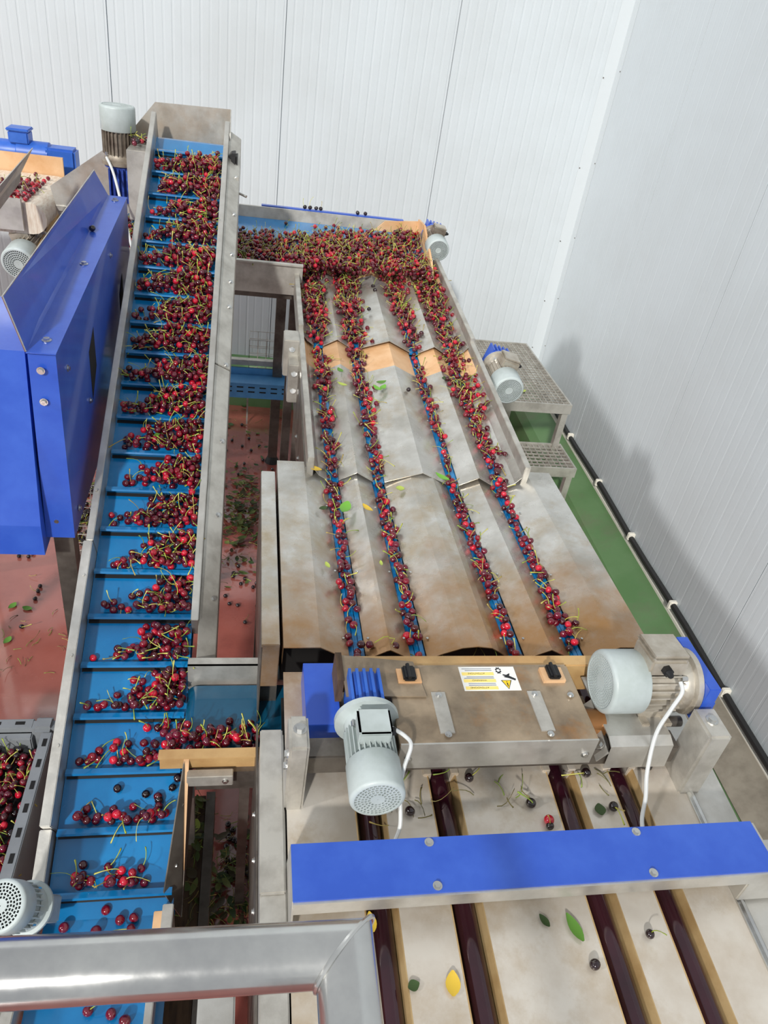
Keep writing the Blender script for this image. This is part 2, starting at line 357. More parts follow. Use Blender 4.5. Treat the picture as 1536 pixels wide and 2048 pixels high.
# flared lower guide on the feed side, with its rusty top edge
MB().slab([EP(-.126, .45, .14), EP(-.163, .136, .03), EP(-.121, .083, -.044), EP(-.119, .19, .0)], .004).build('feed_guide', 'steel_dark', el)
MB().slab([EP(-.130, .45, .142), EP(-.121, .19, .002), EP(-.118, .19, .0), EP(-.116, .45, .14)], .006).build('guide_lip', 'tan', el)
MB().slab([EP(-.116, .45, .14), EP(-.118, .19, .0), EP(-.119, .083, -.044), EP(-.112, .45, -.1)], .004).build('guide_plate', 'steel_dark', el)
for s, w_ in ((.34, .085), (.2, .03)): bolt(el, EP(-.131+.06*(s-.34), s, w_), (-.5, -.3, .8), .004)
B('tail_block', 'tan', el, -.18, -.158, .92, .98, .70, .80, .002); B('tail_post', 'galv', el, -.158, -.132, .86, .98, .6, .83, .002)
B('tail_rail', 'steel', el, -.176, -.158, .3, .9, .66, .80, .002)
B('tail_rail', 'galv', el, -.482, -.456, .3, .96, .60, .78, .002)
# head chute plates
def flatpoly(name, m, parent, pix, Y, t=.005):
    return MB().prism([py(x, y, Y) for x, y in pix], (0, t, 0)).build(name, m, parent)
stained('stain_head', 'galv', (176, 142, 104), 1.5, 2.1)
flatpoly('head_plate', 'stain_head', el, [(310, 204), (461, 219), (459, 335), (250, 430), (130, 470), (100, 372), (262, 262)], 4.03)
a, b_ = py(461, 219, 4.03), py(459, 335, 4.03)
MB().prism([a, b_, EP(-.116, 3.1, -.05), EP(-.116, 3.25, .085)], (.004, 0, 0)).build('head_side_plate', 'galv', el)
hb = EP(-.10, 3.12, .01); MB().box(-.114, -.075, hb.y-.05, hb.y+.05, hb.z-.06, hb.z+.06).build('head_bearing', 'rubber', el, bevel=.01)
MB().box(-.105, -.065, hb.y-.13, hb.y-.05, hb.z-.38, hb.z-.02).build('bearing_bracket', 'galv', el, bevel=.003)
MB().cyl((-.07, hb.y-.1, hb.z-.09), (-.03, hb.y-.12, hb.z-.1), .006, 8).build('tension_screw', 'steel_bright', el)
B('drive_box', 'galv', el, -.56, -.475, 3.72, 3.88, 1.72, 2.02, .003)
for x in (-.46, -.13):
    for y in (1.35, 3.2):
        z = EP(0, (y-.4179*EH)/cos(EA), -.15).z
        MB().box(x-.02, x+.02, y-.02, y+.02, 0, z).build('leg', 'galv', el)
# vertical drive motor at the head
em = motor('grey motor standing upright on the blue gearbox beside the elevator head', (-.612, 3.88, 1.925), (0, 0, 1), (0, -1, 0), .077, .245, 6, 22, body='alu_dirty', box=False)
gear(em, .062, .14, 'blue_navy', .16, .8)
cable(em, [(-.66, 3.81, 1.96), (-.62, 3.74, 1.9), (-.56, 3.6, 1.74), (-.5, 3.45, 1.58), (-.47, 3.4, 1.5)], .006)

# ================================================================== BACK FEED CONVEYOR
bc = thing('feed_conveyor', 'level blue feed conveyor against the back wall bringing cherries to the sorter', 'conveyor', (.2, 4.4, 0))
BZ = 1.50; BY0, BY1 = 3.83, 4.58
def bz(v): return BZ+.107*(v-BY0)
for x0, x1, y0 in ((-.95, .25, BY0), (.25, .985, 4.235)):
    MB().slab([(x0, y0, bz(y0)), (x1, y0, bz(y0)), (x1, BY1, bz(BY1)), (x0, BY1, bz(BY1))], .02).build('belt', 'belt', bc)
MB().sheet([(-.95, BY1, bz(BY1)-.03), (-.95, BY1+.01, 1.64), (-.95, BY1+.03, 1.64), (-.95, BY1+.035, 1.45)], (1.93, 0, 0), .003).build('back_wall', 'galv', bc)
B('back_flange', 'blue_paint', bc, .05, .9, BY1+.036, BY1+.066, 1.60, 1.645)
MB().box(-.95, .262, BY0-.018, BY0-.003, 1.40, 1.556).box(-.95, .262, BY0-.034, BY0-.003, 1.552, 1.560).build('front_wall', 'galv', bc)
B('under_frame', 'steel_dark', bc, -.95, .215, BY0, 4.55, 1.37, 1.455)
for x in (-.7, .19): B('leg', 'steel_dark', bc, x-.03, x+.03, 4.42, 4.48, .05, 1.4); MB().cyl((x, 4.45, 0), (x, 4.45, .05), .05, 16, .03).build('levelling_foot', 'rubber', bc)
MB().prism([(.985, 4.0, 1.49), (.985, 4.58, 1.55), (.985, 4.60, 1.665), (.985, 4.42, 1.675), (.985, 4.1, 1.56)], (.012, 0, 0)).build('end_plate', 'tan', bc)
MB().prism([(.72, 4.578, 1.58), (.985, 4.578, 1.58), (.985, 4.578, 1.66), (.78, 4.578, 1.64)], (0, -.008, 0)).build('end_plate', 'tan', bc)
bm_ = motor('small grey motor with square-holed fan guard at the end of the back conveyor', (1.045, 4.42, 1.62), (0, -1, -.12), (.2, 0, 1), .064, .21, 6, 26, True, body='alu_dirty', boxlen=.3)
gear(bm_, .06, .1, 'blue_paint', .08)

# ================================================================== SORTER: upper stages A and B
BELTX = (.320, .490, .775, .957); RIDX = (.405, .648, .868)
SA = R(5.1); sd = Vector((0, cos(SA), sin(SA))); sn = Vector((0, -sin(SA), cos(SA)))
def stage_pt(q, x, t, w): return Vector(q)+Vector((x, 0, 0))+sd*t+sn*w
st = thing('sorting_table', 'two-step sloping steel sorting table with four cherry channels below the back conveyor', 'sorter', (.64, 3.2, 0))
QB = (0, 2.259, 1.311); QA = (0, 3.246, 1.4175)
stained('stageB', 'stage', (150, 128, 96), 0, .5)
VD = .05
def ridge_profile(i, d=VD):   # across the table: valley edge - crest - valley edge
    x0, x1 = BELTX[i]+.021, BELTX[i+1]-.021
    if i == 1: return [(x0, -d), (RIDX[1], 0), (x1, -d)]
    return [(x0, -d), (RIDX[i], -.012), (x1, -d)]
def stage(q, t0, t1, m, name, xl, xr, parent, lip=True):
    for i in range(3):
        MB().sheet([stage_pt(q, x, t0, w_) for x, w_ in ridge_profile(i)], sd*(t1-t0), .003).build(name, m, parent)
    MB().sheet([stage_pt(q, x, t0, w_) for x, w_ in [(xl, .0), (xl+.022, -.03), (BELTX[0]-.021, -VD)]], sd*(t1-t0), .003).build(name, m, parent)
    MB().sheet([stage_pt(q, x, t0, w_) for x, w_ in [(BELTX[3]+.021, -VD), (xr-.022, -.03), (xr, .0)]], sd*(t1-t0), .003).build(name, m, parent)
TB = (3.25-2.259)/cos(SA); TA = (4.26-3.246)/cos(SA)
stage(QB, 0, TB-.20, 'stage', 'ridge_sheet', .245, 1.035, st); stage(QB, TB-.20, TB+.06, 'tan', 'liner_sheet', .245, 1.035, st)
stage(QA, 0, TA-.26, 'stage', 'ridge_sheet', .245, 1.035, st); stage(QA, TA-.26, TA+.03, 'tan', 'liner_sheet', .245, 1.035, st)
for x in BELTX:
    for q, ln in ((QB, TB), (QA, TA)):
        a = [stage_pt(q, x-.021, 0, -VD-.006), stage_pt(q, x+.021, 0, -VD-.006), stage_pt(q, x+.021, ln, -VD-.006), stage_pt(q, x-.021, ln, -VD-.006)]
        MB().slab(a, .008).build('channel_belt', 'belt', st)
for q, ln in ((QB, TB), (QA, TA)):
    for x0, x1 in ((.222, .245), (1.035, 1.058)):
        mb = MB(); mb.hexa([stage_pt(q, x0, -.0, -.06), stage_pt(q, x1, -.0, -.06), stage_pt(q, x1, ln, -.06), stage_pt(q, x0, ln, -.06)],
                           [stage_pt(q, x0, -.0, .045), stage_pt(q, x1, -.0, .045), stage_pt(q, x1, ln, .045), stage_pt(q, x0, ln, .045)])
        mb.build('side_rail', 'galv', st, bevel=.002)
    MB().slab([stage_pt(q, .25, 0, -.08), stage_pt(q, 1.03, 0, -.08), stage_pt(q, 1.03, ln, -.08), stage_pt(q, .25, ln, -.08)], .02).build('under_tray', 'steel_dark', st)
MB().prism([(.216, 2.3, 1.29), (.218, 3.2, 1.37), (.218, 3.2, 1.1), (.218, 2.3, 1.0)], (.01, 0, 0)).build('side_panel', 'steel_dark', st)
MB().prism([(1.052, 2.3, 1.29), (1.052, 3.2, 1.37), (1.052, 3.2, 1.1), (1.052, 2.3, 1.0)], (.01, 0, 0)).build('side_panel', 'steel_dark', st)
for y in (2.5, 2.62, 2.8): bolt(st, (.218, y, 1.13), (-1, 0, 0), .008)
for x in (.245, 1.03):
    for y in (3.1, 4.05): B('leg', 'steel_dark', st, x-.025, x+.025, y-.025, y+.025, 0, 1.32)
B('bracket', 'galv', st, .155, .222, 3.08, 3.2, 1.28, 1.45, .004); B('bracket', 'galv', st, .175, .222, 2.98, 3.1, 1.20, 1.38, .004)
for p in ((.19, 3.08, 1.41), (.2, 2.98, 1.34), (.2, 2.98, 1.26)): bolt(st, p, (0, -1, .5), .009)
# screws in the valleys of stage B
for x in (.345, .465, .52, .745, .80, .93, .985):
    for t in (.12, .42): bolt(st, stage_pt(QB, x, t, -VD+.006), sn, .003, 'steel_bright', 'screw', False)
sm = motor('dusty grey motor hanging beside the sorting table above the grating steps', (1.14, 3.10, 1.40), (0, -1, -.1), (.25, 0, 1), .068, .23, 6, 26, True, body='alu', boxlen=.36)
gear(sm, .06, .1, 'blue_paint', .08)

# ================================================================== SORTER: level stage C
CZ = 1.292; CY0, CY1 = 1.39, 2.33
stained('stageC', 'stage', (168, 120, 62), 1.34-2.0, 2.12-2.0)
stC = thing('singulator_table', 'level stained steel channel table below the sorting table with wide side covers', 'sorter', (.62, 2.0, 0))
CD = .045
def c_sheet(pr, y0=CY0, y1=CY1): return MB().sheet([(x, y0, CZ+w_) for x, w_ in pr], (0, y1-y0, 0), .003).build('ridge_sheet', 'stageC', stC)
c_sheet([(BELTX[0]+.023, -CD), (RIDX[0]-.01, -.014), (RIDX[0], -.010), (BELTX[1]-.023, -CD)])
c_sheet([(BELTX[1]+.023, -CD), (.555, -.024), (.605, -.003), (RIDX[1], .003), (.69, -.003), (BELTX[2]-.06, -.018), (BELTX[2]-.023, -CD)])
c_sheet([(BELTX[2]+.023, -CD), (RIDX[2], -.010), (BELTX[3]-.023, -CD)])
c_sheet([(.117, -.06), (.118, 0), (.215, 0), (BELTX[0]-.023, -CD)], CY0, CY1)
c_sheet([(BELTX[3]+.023, -CD), (1.073, 0), (1.17, 0), (1.171, -.07)], CY0, CY1)
for x in BELTX:
    mb = MB()
    for k in (-1, 0, 1): mb.box(x+k*.015-.0065, x+k*.015+.0065, CY0-.01, CY1, CZ-CD-.016, CZ-CD-.006)
    mb.build('channel_belt', 'belt', stC); B('belt_bed', 'blue_navy', stC, x-.023, x+.023, CY0-.01, CY1, CZ-CD-.022, CZ-CD-.016)
    for dx in (-.034, .034):
        for y in (1.46, 1.75, 2.1): bolt(stC, (x+dx, y, CZ-CD+.008), (0, 0, 1), .0035, 'steel_bright', 'screw', False)
stained('strip_stain', 'stage', (170, 132, 84), 1.28-2.0, 1.72-2.0)
B('side_strip', 'strip_stain', stC, .0615, .109, 1.40, 2.255, CZ-.16, CZ, .002)
B('side_skirt', 'steel_dark', stC, .060, .064, 1.40, 2.25, .85, CZ-.01); B('side_skirt', 'steel_dark', stC, 1.168, 1.172, 1.40, 2.32, .85, CZ-.01)
B('inner_frame', 'dark', stC, .12, 1.16, 1.46, 2.3, CZ-.2, CZ-.075)
for x in (.09, 1.14):
    for y in (1.5, 2.2): B('leg', 'steel_dark', stC, x-.025, x+.025, y-.025, y+.025, 0, CZ-.16)

# ================================================================== ROLLER DECK (nearest machine)
DT = math.tan(R(5))
def DZ(y): return 1.2+DT*(y-1.0)
def dpt(x, y, w_): return Vector((x, y, DZ(y)+w_))
def dbox(mb, x0, x1, y0, y1, w0, w1): return mb.hexa([dpt(x0, y0, w0), dpt(x1, y0, w0), dpt(x1, y1, w0), dpt(x0, y1, w0)], [dpt(x0, y0, w1), dpt(x1, y0, w1), dpt(x1, y1, w1), dpt(x0, y1, w1)])
def D(name, m, x0, x1, y0, y1, w0, w1, parent, bevel=0): return dbox(MB(), x0, x1, y0, y1, w0, w1).build(name, m, parent, bevel=bevel)
stained('deck_stain', 'deck', (146, 108, 66), .66, .05)
dk = thing('roller_deck', 'steel roller deck in the foreground with four dark rollers between flat plates', 'sorter', (.62, .8, 0))
DY0, DY1 = .25, 1.36
D('side_beam', 'galv', .0615, .117, DY0, 1.18, -.14, -.004, dk, .003); D('beam_cover', 'galv', .0605, .114, .80, 1.186, -.004, .004, dk, .003)
D('side_beam', 'steel', 1.126, 1.215, DY0, 1.30, -.12, 0, dk, .003); D('edge_tube', 'steel_bright', 1.106, 1.124, DY0, 1.0, -.02, .012, dk, .006)
MB().box(.056, .0605, .2, 1.3, .55, 1.1).build('side_panel', 'steel_dark', dk); MB().box(1.215, 1.219, .2, 1.3, .55, 1.1).build('side_panel', 'steel_dark', dk)
for y in (.62, .74, .86, .98, 1.1): bolt(dk, (.056, y, 1.0), (-1, 0, 0), .006)
ROLX = (.309, .490, .793, .955)
PL = [(.12, .273), (.345, .455), (.527, .757), (.832, .920), (.992, 1.106)]
for i, (x0, x1) in enumerate(PL):
    D('deck_plate', 'deck_stain', x0, x1, DY0, DY1, -.004, 0, dk)
    for x, sg in ((x0, -1), (x1, 1)):
        if (i == 0 and sg < 0) or (i == 4 and sg > 0): continue
        q = [dpt(x, DY0, 0), dpt(x, DY1, 0), dpt(x+sg*.011, DY1, -.04), dpt(x+sg*.011, DY0, -.04)]
        MB().slab(q if sg > 0 else q[::-1], .003).build('edge_flange', 'edge', dk)
D('deck_floor', 'dark', .12, 1.106, DY0, DY1, -.11, -.10, dk)
for x in ROLX:
    MB().cyl(dpt(x, DY0, -.03), dpt(x, DY1, -.03), .0245, 28).build('roller', 'roller', dk, smooth=True)
    for sg in (-1, 1):
        for y in (1.05,): D('roller_guide', 'deck', x+sg*.034-.010, x+sg*.034+.010, y-.0, y+.22, -.03, .006, dk, .002)
for x in (.09, 1.17):
    for y in (.3, 1.2): B('leg', 'steel_dark', dk, x-.025, x+.025, y-.025, y+.025, 0, 1.05)
bolt(dk, dpt(1.03, 1.06, 0), (0, 0, 1), .012, 'steel_dark')
# blue cover bar across the deck
br = thing('cover_bar', 'long blue cover plate on a steel channel across the roller deck', 'cover', (.63, .78, DZ(.78)))
B('cover_plate', 'blue_paint', br, .118, 1.152, .721, .836, 1.298, 1.302)
MB().box(.119, 1.16, .716, .724, 1.262, 1.298).box(.119, 1.16, .724, .834, 1.288, 1.298).build('channel', 'steel', br)
MB().prism([(.117, .70, 1.18), (.117, .86, 1.19), (.117, .836, 1.297), (.117, .724, 1.297)], (.004, 0, 0)).build('end_plate', 'steel', br)
MB().box(1.10, 1.21, .72, .80, 1.185, 1.288).build('end_bracket', 'steel', br, bevel=.003)
for x, y in ((858, 1685), (875, 1772), (1272, 1664), (1307, 1746)): bolt(br, pz(x, y, 1.302), (0, 0, 1), .0065, 'steel_bright', 'screw')

# ================================================================== CUTTER BRIDGE over the deck
bg = thing('cutter_bridge', 'stained cover box on two posts bridging the roller deck below the channel table', 'machine', (.62, 1.1, DZ(1.1)))
for x0, x1 in ((.113, .156), (1.085, 1.145)):
    p = B('post', 'galv', bg, x0, x1, .98, 1.07, DZ(.98)-.006, 1.412, .006)
bolt(bg, (.137, 1.03, 1.412), (0, 0, 1), .010); bolt(bg, (1.115, 1.03, 1.412), (0, 0, 1), .010)
for z in (1.37, 1.33): bolt(bg, (.113, 1.0, z), (-1, 0, 0), .008)
B('cross_beam', 'steel_dark', bg, .156, 1.085, 1.045, 1.10, 1.235, 1.295, .003)
stained('clear_stain', 'clear', (168, 124, 62), 1.0-1.1, 1.35-1.1)
B('cover_top', 'clear', bg, .363, .832, 1.022, 1.255, 1.362, 1.366); B('cover_front', 'steel', bg, .363, .836, 1.018, 1.022, 1.282, 1.366)
B('cover_side', 'clear', bg, .832, .836, 1.02, 1.25, 1.29, 1.365); B('cover_side', 'clear', bg, .361, .365, 1.02, 1.25, 1.29, 1.365)
B('back_beam', 'amber', bg, .24, 1.02, 1.262, 1.30, 1.26, 1.355, .003)
MB().slab([(.252, 1.155, 1.372), (.445, 1.15, 1.372), (.43, 1.262, 1.372), (.25, 1.285, 1.372)], .004).build('flap_sheet', 'clear', bg)
B('flap_end', 'wood', bg, .236, .252, 1.2, 1.29, 1.30, 1.376)
for x in (.475, .718): B('wear_strip', 'galv', bg, x-.017, x+.017, 1.045, 1.165, 1.366, 1.370)
for x, y in ((.475, 1.155), (.475, 1.04), (.718, 1.155), (.72, 1.035), (.81, 1.15)): bolt(bg, (x, y, 1.370), (0, 0, 1), .0055, 'steel_bright', 'screw')
for x in (.385, .815): bolt(bg, (x, 1.018, 1.315), (0, -1, 0), .007, 'steel_bright', 'screw')
for x, y in ((818, 1346), (1106, 1343)):
    p = pz(x, y, 1.384)
    B('hinge_pad', 'tan', bg, p.x-.028, p.x+.03, p.y-.022, p.y+.022, 1.366, 1.376)
    h = B('hinge', 'black', bg, p.x-.016, p.x+.016, p.y-.022, p.y+.022, 1.376, 1.390, .004)
    MB().cyl((p.x-.002, p.y-.022, 1.391), (p.x-.002, p.y+.022, 1.391), .005, 8).build('knuckle', 'black', h)
MB().cyl((.84, 1.12, 1.30), (.90, 1.12, 1.30), .035, 20).build('shaft_hub', 'brass', bg, smooth=True)
MB().cyl((.62, 1.12, 1.30), (1.12, 1.12, 1.30), .014, 14).build('cutter_shaft', 'steel_dark', bg, smooth=True)
# motor plate
mp = MB().sheet([(.89, 1.25, 1.325), (.89, 1.06, 1.325), (.89, 1.035, 1.315), (.89, 1.03, 1.245)], (.165, 0, 0), .004); mp.build('motor_plate', 'steel', bg)
MB().slab([(.862, 1.03, 1.27), (.885, 1.03, 1.30), (.885, 1.17, 1.33), (.862, 1.17, 1.30)], .004).build('slotted_bracket', 'steel', bg)
bolt(bg, (.872, 1.06, 1.297), (-.6, 0, .8), .010)
B('pulley_guard', 'blue_paint', bg, 1.117, 1.148, 1.08, 1.26, 1.34, 1.462, .001); B('guard_tab', 'blue_paint', bg, 1.148, 1.172, 1.1, 1.14, 1.33, 1.39)
gb = thing('guard_box', 'small blue sheet guard box beside the left post of the bridge', 'guard', (.205, 1.23, 1.17))
B('shell', 'blue_paint', gb, .165, .247, 1.131, 1.327, 1.20, 1.30, .001)
B('bracket', 'steel', gb, .19, .22, 1.2, 1.26, 1.17, 1.2)
MB().slab([(.1645, 1.145, 1.252), (.1645, 1.17, 1.227), (.1645, 1.145, 1.202), (.1645, 1.132, 1.227)], .0006).build('warning_sticker', 'white', gb)
mb = MB(); c0 = Vector((.1635, 1.149, 1.227))
for k in range(16):
    a0, a1 = 2*pi*k/16, 2*pi*(k+1)/16
    mb.add([c0+Vector((0, cos(a)*q*.8, sin(a)*q)) for a in (a0, a1) for q in (.008, .011)], [(0, 1, 3, 2)])
mb.build('sticker_ring', 'red_mark', gb)

# warning sign on the cover
sg = thing('warning_sign', 'white and yellow warning label with gear, hand and triangle on the cover box', 'sign', (.56, 1.2, 1.366))
cs = [pz(916, 1334, 1.368), pz(1030, 1332, 1.368), pz(1040, 1381, 1.368), pz(930, 1380, 1.368)]
sx0, sx1 = (cs[0].x+cs[3].x)/2, (cs[1].x+cs[2].x)/2; sy1, sy0 = (cs[0].y+cs[1].y)/2, (cs[2].y+cs[3].y)/2
sw, sh_ = sx1-sx0, sy1-sy0; SZ = 1.3665
B('plate', 'white', sg, sx0, sx1, sy0, sy1, SZ-.0004, SZ+.0006)
def SP(u, v, k=1): return (sx0+sw*u, sy1-sh_*v, SZ+.0006+.0003*k)   # u to the right, v towards the viewer
def patch(name, m, pts, k=1): return MB().prism([SP(u, v, k) for u, v in pts], (0, 0, .0002)).build(name, m, sg)
for v0 in (.24, .53, .83): patch('yellow_bar', 'sign_pale', [(.03, v0), (.60, v0), (.60, v0+.13), (.03, v0+.13)])
patch('triangle', 'yellow', [(.70, .60), (.87, .60), (.785, .94)]); patch('triangle_edge', 'ink', [(.69, .585), (.88, .585), (.87, .60), (.70, .60)], 1)
patch('triangle_edge', 'ink', [(.69, .585), (.785, .96), (.785, .93), (.71, .6)], 1.2); patch('triangle_edge', 'ink', [(.88, .585), (.785, .96), (.785, .93), (.86, .6)], 1.2)
patch('exclamation_mark', 'ink', [(.775, .70), (.797, .70), (.792, .85), (.78, .85)], 2); patch('exclamation_dot', 'ink', [(.777, .635), (.793, .635), (.793, .67), (.777, .67)], 2)
gp = []
for k in range(24):
    q = .125 if k % 3 else .085; a = 2*pi*k/24; gp.append((.70+q*.62*cos(a)*.7, .17+q*sin(a)*1.15))
patch('gear_symbol', 'ink', gp); patch('gear_eye', 'white', [(.70+.03*cos(2*pi*k/10), .17+.055*sin(2*pi*k/10)) for k in range(10)], 2)
patch('hand_symbol', 'ink', [(.76, .33), (.82, .36), (.87, .30), (.885, .31), (.865, .40), (.97, .53), (.95, .60), (.85, .50), (.78, .46), (.76, .42), (.80, .42), (.75, .37)])
def text_part(txt, size, u, v, m, parent, name='lettering'):
    cu = bpy.data.curves.new('txt', 'FONT'); cu.body = txt; cu.size = size; cu.align_x = 'LEFT'
    o = bpy.data.objects.new('txt', cu); COL.objects.link(o); bpy.context.view_layer.update()
    me = bpy.data.meshes.new_from_object(o.evaluated_get(bpy.context.evaluated_depsgraph_get())); bpy.data.objects.remove(o)
    off = parent.location; p = Vector(SP(u, v, 2))
    for vv in me.vertices: vv.co = Vector((p.x-vv.co.x, p.y-vv.co.y, p.z))-off
    me.materials.clear(); me.materials.append(MATS[m]); q = bpy.data.objects.new(name, me); COL.objects.link(q); q.parent = parent
for t_, v in (('ATTENZIONE!', .935), ('WARNING!', .635), ('ATTENTION!', .345)): text_part(t_, .0075, .44, v-.085, 'ink', sg)
for v in (.08, .15, .42, .48, .70, .77):
    patch('fine_print', 'ink_pale', [(.05 if v in (.08, .48) else .1, v), (.58, v), (.58, v+.022), (.05 if v in (.08, .48) else .1, v+.022)])
# motors on the bridge
ml = motor('pale grey motor pointing at the viewer, with blue gearbox, left on the bridge', (.296, 1.105, 1.352), (0, -1, 0), (0, 0, 1), .0595, .212, 5, 14, body='motor', feet=False, flange_r=1.25, boxtop='motor', boxlen=.30, fins_n=30)
gear(ml, .055, .085, 'blue_gear', .11, .8)
cable(ml, [(.338, 1.03, 1.41), (.36, 1.0, 1.42), (.375, .99, 1.40), (.362, .965, 1.36), (.352, .93, 1.33), (.352, .88, 1.28), (.34, .85, 1.23), (.40, .84, 1.196)], .0045)
mr = motor('large pale grey motor lying crosswise at the right end of the bridge', (1.116, 1.165, 1.402), (-1, 0, 0), (0, .1, 1), .079, .232, 7, 20, body='alu', feet=True, boxlen=.42)
p0 = mr.matrix_basis
cable(mr, [(1.04, 1.095, 1.475), (1.04, 1.075, 1.46), (1.02, 1.06, 1.42), (1.0, 1.045, 1.35), (.985, 1.0, 1.27), (.97, .95, 1.235), (.945, .90, 1.215), (.935, .84, 1.205)], .005)

# ================================================================== CROSS CONVEYOR to the elevator
cc = thing('cross_conveyor', 'short teal cross conveyor dropping cherries onto the elevator', 'conveyor', (.2, 1.42, .8))
MB().lathe([(0, 1.293), (.03, 1.293), (.03, 1.535), (0, 1.535)], 20, Matrix.Translation((-.11, 0, .957))).build('end_roller', 'belt_teal', cc, smooth=True)
B('belt', 'belt_teal', cc, -.11, .62, 1.293, 1.535, .981, .987)
MB().box(-.14, .6, 1.546, 1.55, .95, 1.062).box(-.14, .6, 1.546, 1.575, 1.058, 1.062).build('back_wall', 'galv', cc)
MB().box(-.192, .10, 1.275, 1.279, .955, 1.030).box(-.192, .10, 1.25, 1.279, 1.027, 1.031).build('front_wall', 'amber', cc)
B('side_frame', 'steel_dark', cc, -.10, .6, 1.26, 1.29, .88, .955); B('side_frame', 'steel_dark', cc, -.10, .6, 1.54, 1.57, .85, .955)
B('bracket', 'galv', cc, -.12, .0, 1.235, 1.26, .93, .97, .002); bolt(cc, (-.02, 1.235, .95), (0, -1, 0), .006)
B('leg', 'steel_dark', cc, .02, .05, 1.38, 1.44, 0, .9)

# ================================================================== BLUE CABINET (left)
cab = thing('blue_cabinet', 'big blue sheet-metal cabinet with raised guard panel left of the elevator', 'cabinet', (-.85, 2.6, 0))
TLT = math.tan(R(4.2))
def cz(y, z): return z+TLT*(y-1.99)
YN, YF = 1.99, 3.36
MB().prism([(-1.5, YN-.06, 1.15), (-1.5, YN-.06, 1.26), (-1.5, YN+.03, 1.79), (-1.5, YN+.36, 1.815), (-1.5, YN+.36, 1.2)], (.90, 0, 0)).build('body', 'blue_paint', cab)
MB().hexa([(-.600, YN-.02, 1.19), (-.516, YN-.02, 1.19), (-.516, YF, 1.25), (-.600, YF, 1.25)], [(-.585, YN, 1.796), (-.513, YN, 1.796), (-.513, YF, cz(YF, 1.796)), (-.585, YF, cz(YF, 1.796))]).build('side_box', 'blue_paint', cab)
MB().slab([(-.588, YN-.004, 1.803), (-.511, YN-.004, 1.803), (-.511, YF, cz(YF, 1.803)), (-.588, YF, cz(YF, 1.803))], .004).build('top_flange', 'blue_paint', cab)
ga, gb_ = py(5, 592, YN), py(188, 340, YF)
MB().slab([(-.586, YN, 1.803), (-.586, YF, cz(YF, 1.803)), gb_, ga], .003).build('guard_panel', 'blue_paint', cab)
MB().tube([(-.588, YN-.002, 1.804), ga+Vector((0, -.002, 0))], .003, 6).build('guard_edge', 'steel_bright', cab); MB().tube([ga, gb_], .0022, 6).build('guard_edge', 'steel_bright', cab)
for y in (2.06, 2.62, 3.3): bolt(cab, (-.55, y, cz(y, 1.803)), (0, 0, 1), .009)
for x, z in ((-.553, 1.755), (-.556, 1.66), (-.565, 1.25)): bolt(cab, (x, YN-.012, z), (0, -1, 0), .0075)
for y, z in ((2.1, 1.71), (2.35, 1.48), (2.05, 1.25), (2.9, 1.8)): bolt(cab, (-.513, y, z), (1, 0, 0), .007)
MB().slab([(-.5145, 2.40, 1.63), (-.5145, 2.50, 1.68), (-.5145, 2.50, 1.54), (-.5145, 2.40, 1.46)], .001).build('slot_opening', 'dark', cab)
MB().slab([(-.5135, 3.05, 1.60), (-.5135, 3.13, 1.66), (-.5135, 3.13, 1.40), (-.5135, 3.05, 1.36)], .001).build('slot_opening', 'dark', cab)
for x, y in ((-.57, 2.07), (-1.4, 2.07), (-.57, 3.2), (-1.4, 3.2)): B('leg', 'steel_dark', cab, x-.03, x+.03, y-.03, y+.03, 0, 1.2)

# ================================================================== FAR LEFT CONVEYOR with pale belt
fc = thing('pale_belt_conveyor', 'conveyor with pale worn belt and tan side wall in the far left corner', 'conveyor', (-1.5, 4.1, 0))
mb = MB(); zz = 1.72; ends = [(-2.6, zz)]+[(-1.02+.07*sin(pi*k/8), zz-.07+.07*cos(pi*k/8)) for k in range(9)]+[(-2.6, zz-.14)]
n_ = len(ends); mb.add([(x, y, z) for y in (3.82, 4.42) for x, z in ends], [(i, i+1, n_+i+1, n_+i) for i in range(n_-1)]+[tuple(range(n_)), tuple(range(n_, 2*n_))])
mb.build('belt', 'belt_white', fc, smooth=True)
B('side_wall', 'tan', fc, -2.6, -.99, 4.43, 4.445, 1.68, 1.81); B('side_wall', 'steel', fc, -2.6, -1.05, 3.79, 3.81, 1.6, 1.74)
MB().slab([(-1.0, 3.5, 1.50), (-.70, 3.5, 1.42), (-.70, 4.44, 1.42), (-1.0, 4.44, 1.62)], .006).build('chute', 'amber', fc)
B('chute_wall', 'amber', fc, -.98, -.66, 4.44, 4.446, 1.45, 1.72)
for x in (-2.4, -1.1): B('leg', 'steel_dark', fc, x-.03, x+.03, 3.98, 4.04, 0, 1.6)
fm = thing('drum_motor', 'blue drum motor with square terminal box behind the pale belt', 'motor', (-1.2, 4.56, 1.7))
MB().lathe([(0, 0), (.055, 0), (.06, .01), (.06, .17), (.066, .175), (.066, .33), (.05, .34), (.05, .36), (0, .36)], 24, Matrix.Translation((-1.42, 4.6, 1.78)) @ Matrix.Rotation(R(-90), 4, 'Z')).build('drum', 'blue_gear', fm, smooth=True)
B('gear_case', 'blue_gear', fm, -1.11, -.95, 4.54, 4.66, 1.68, 1.83, .012); B('terminal_box', 'blue_gear', fm, -1.28, -1.18, 4.55, 4.65, 1.83, 1.89, .006); B('lid', 'blue_gear', fm, -1.286, -1.174, 4.545, 4.655, 1.89, 1.905, .004)
B('mount', 'steel_dark', fm, -1.10, -1.04, 4.45, 4.56, 1.64, 1.70)
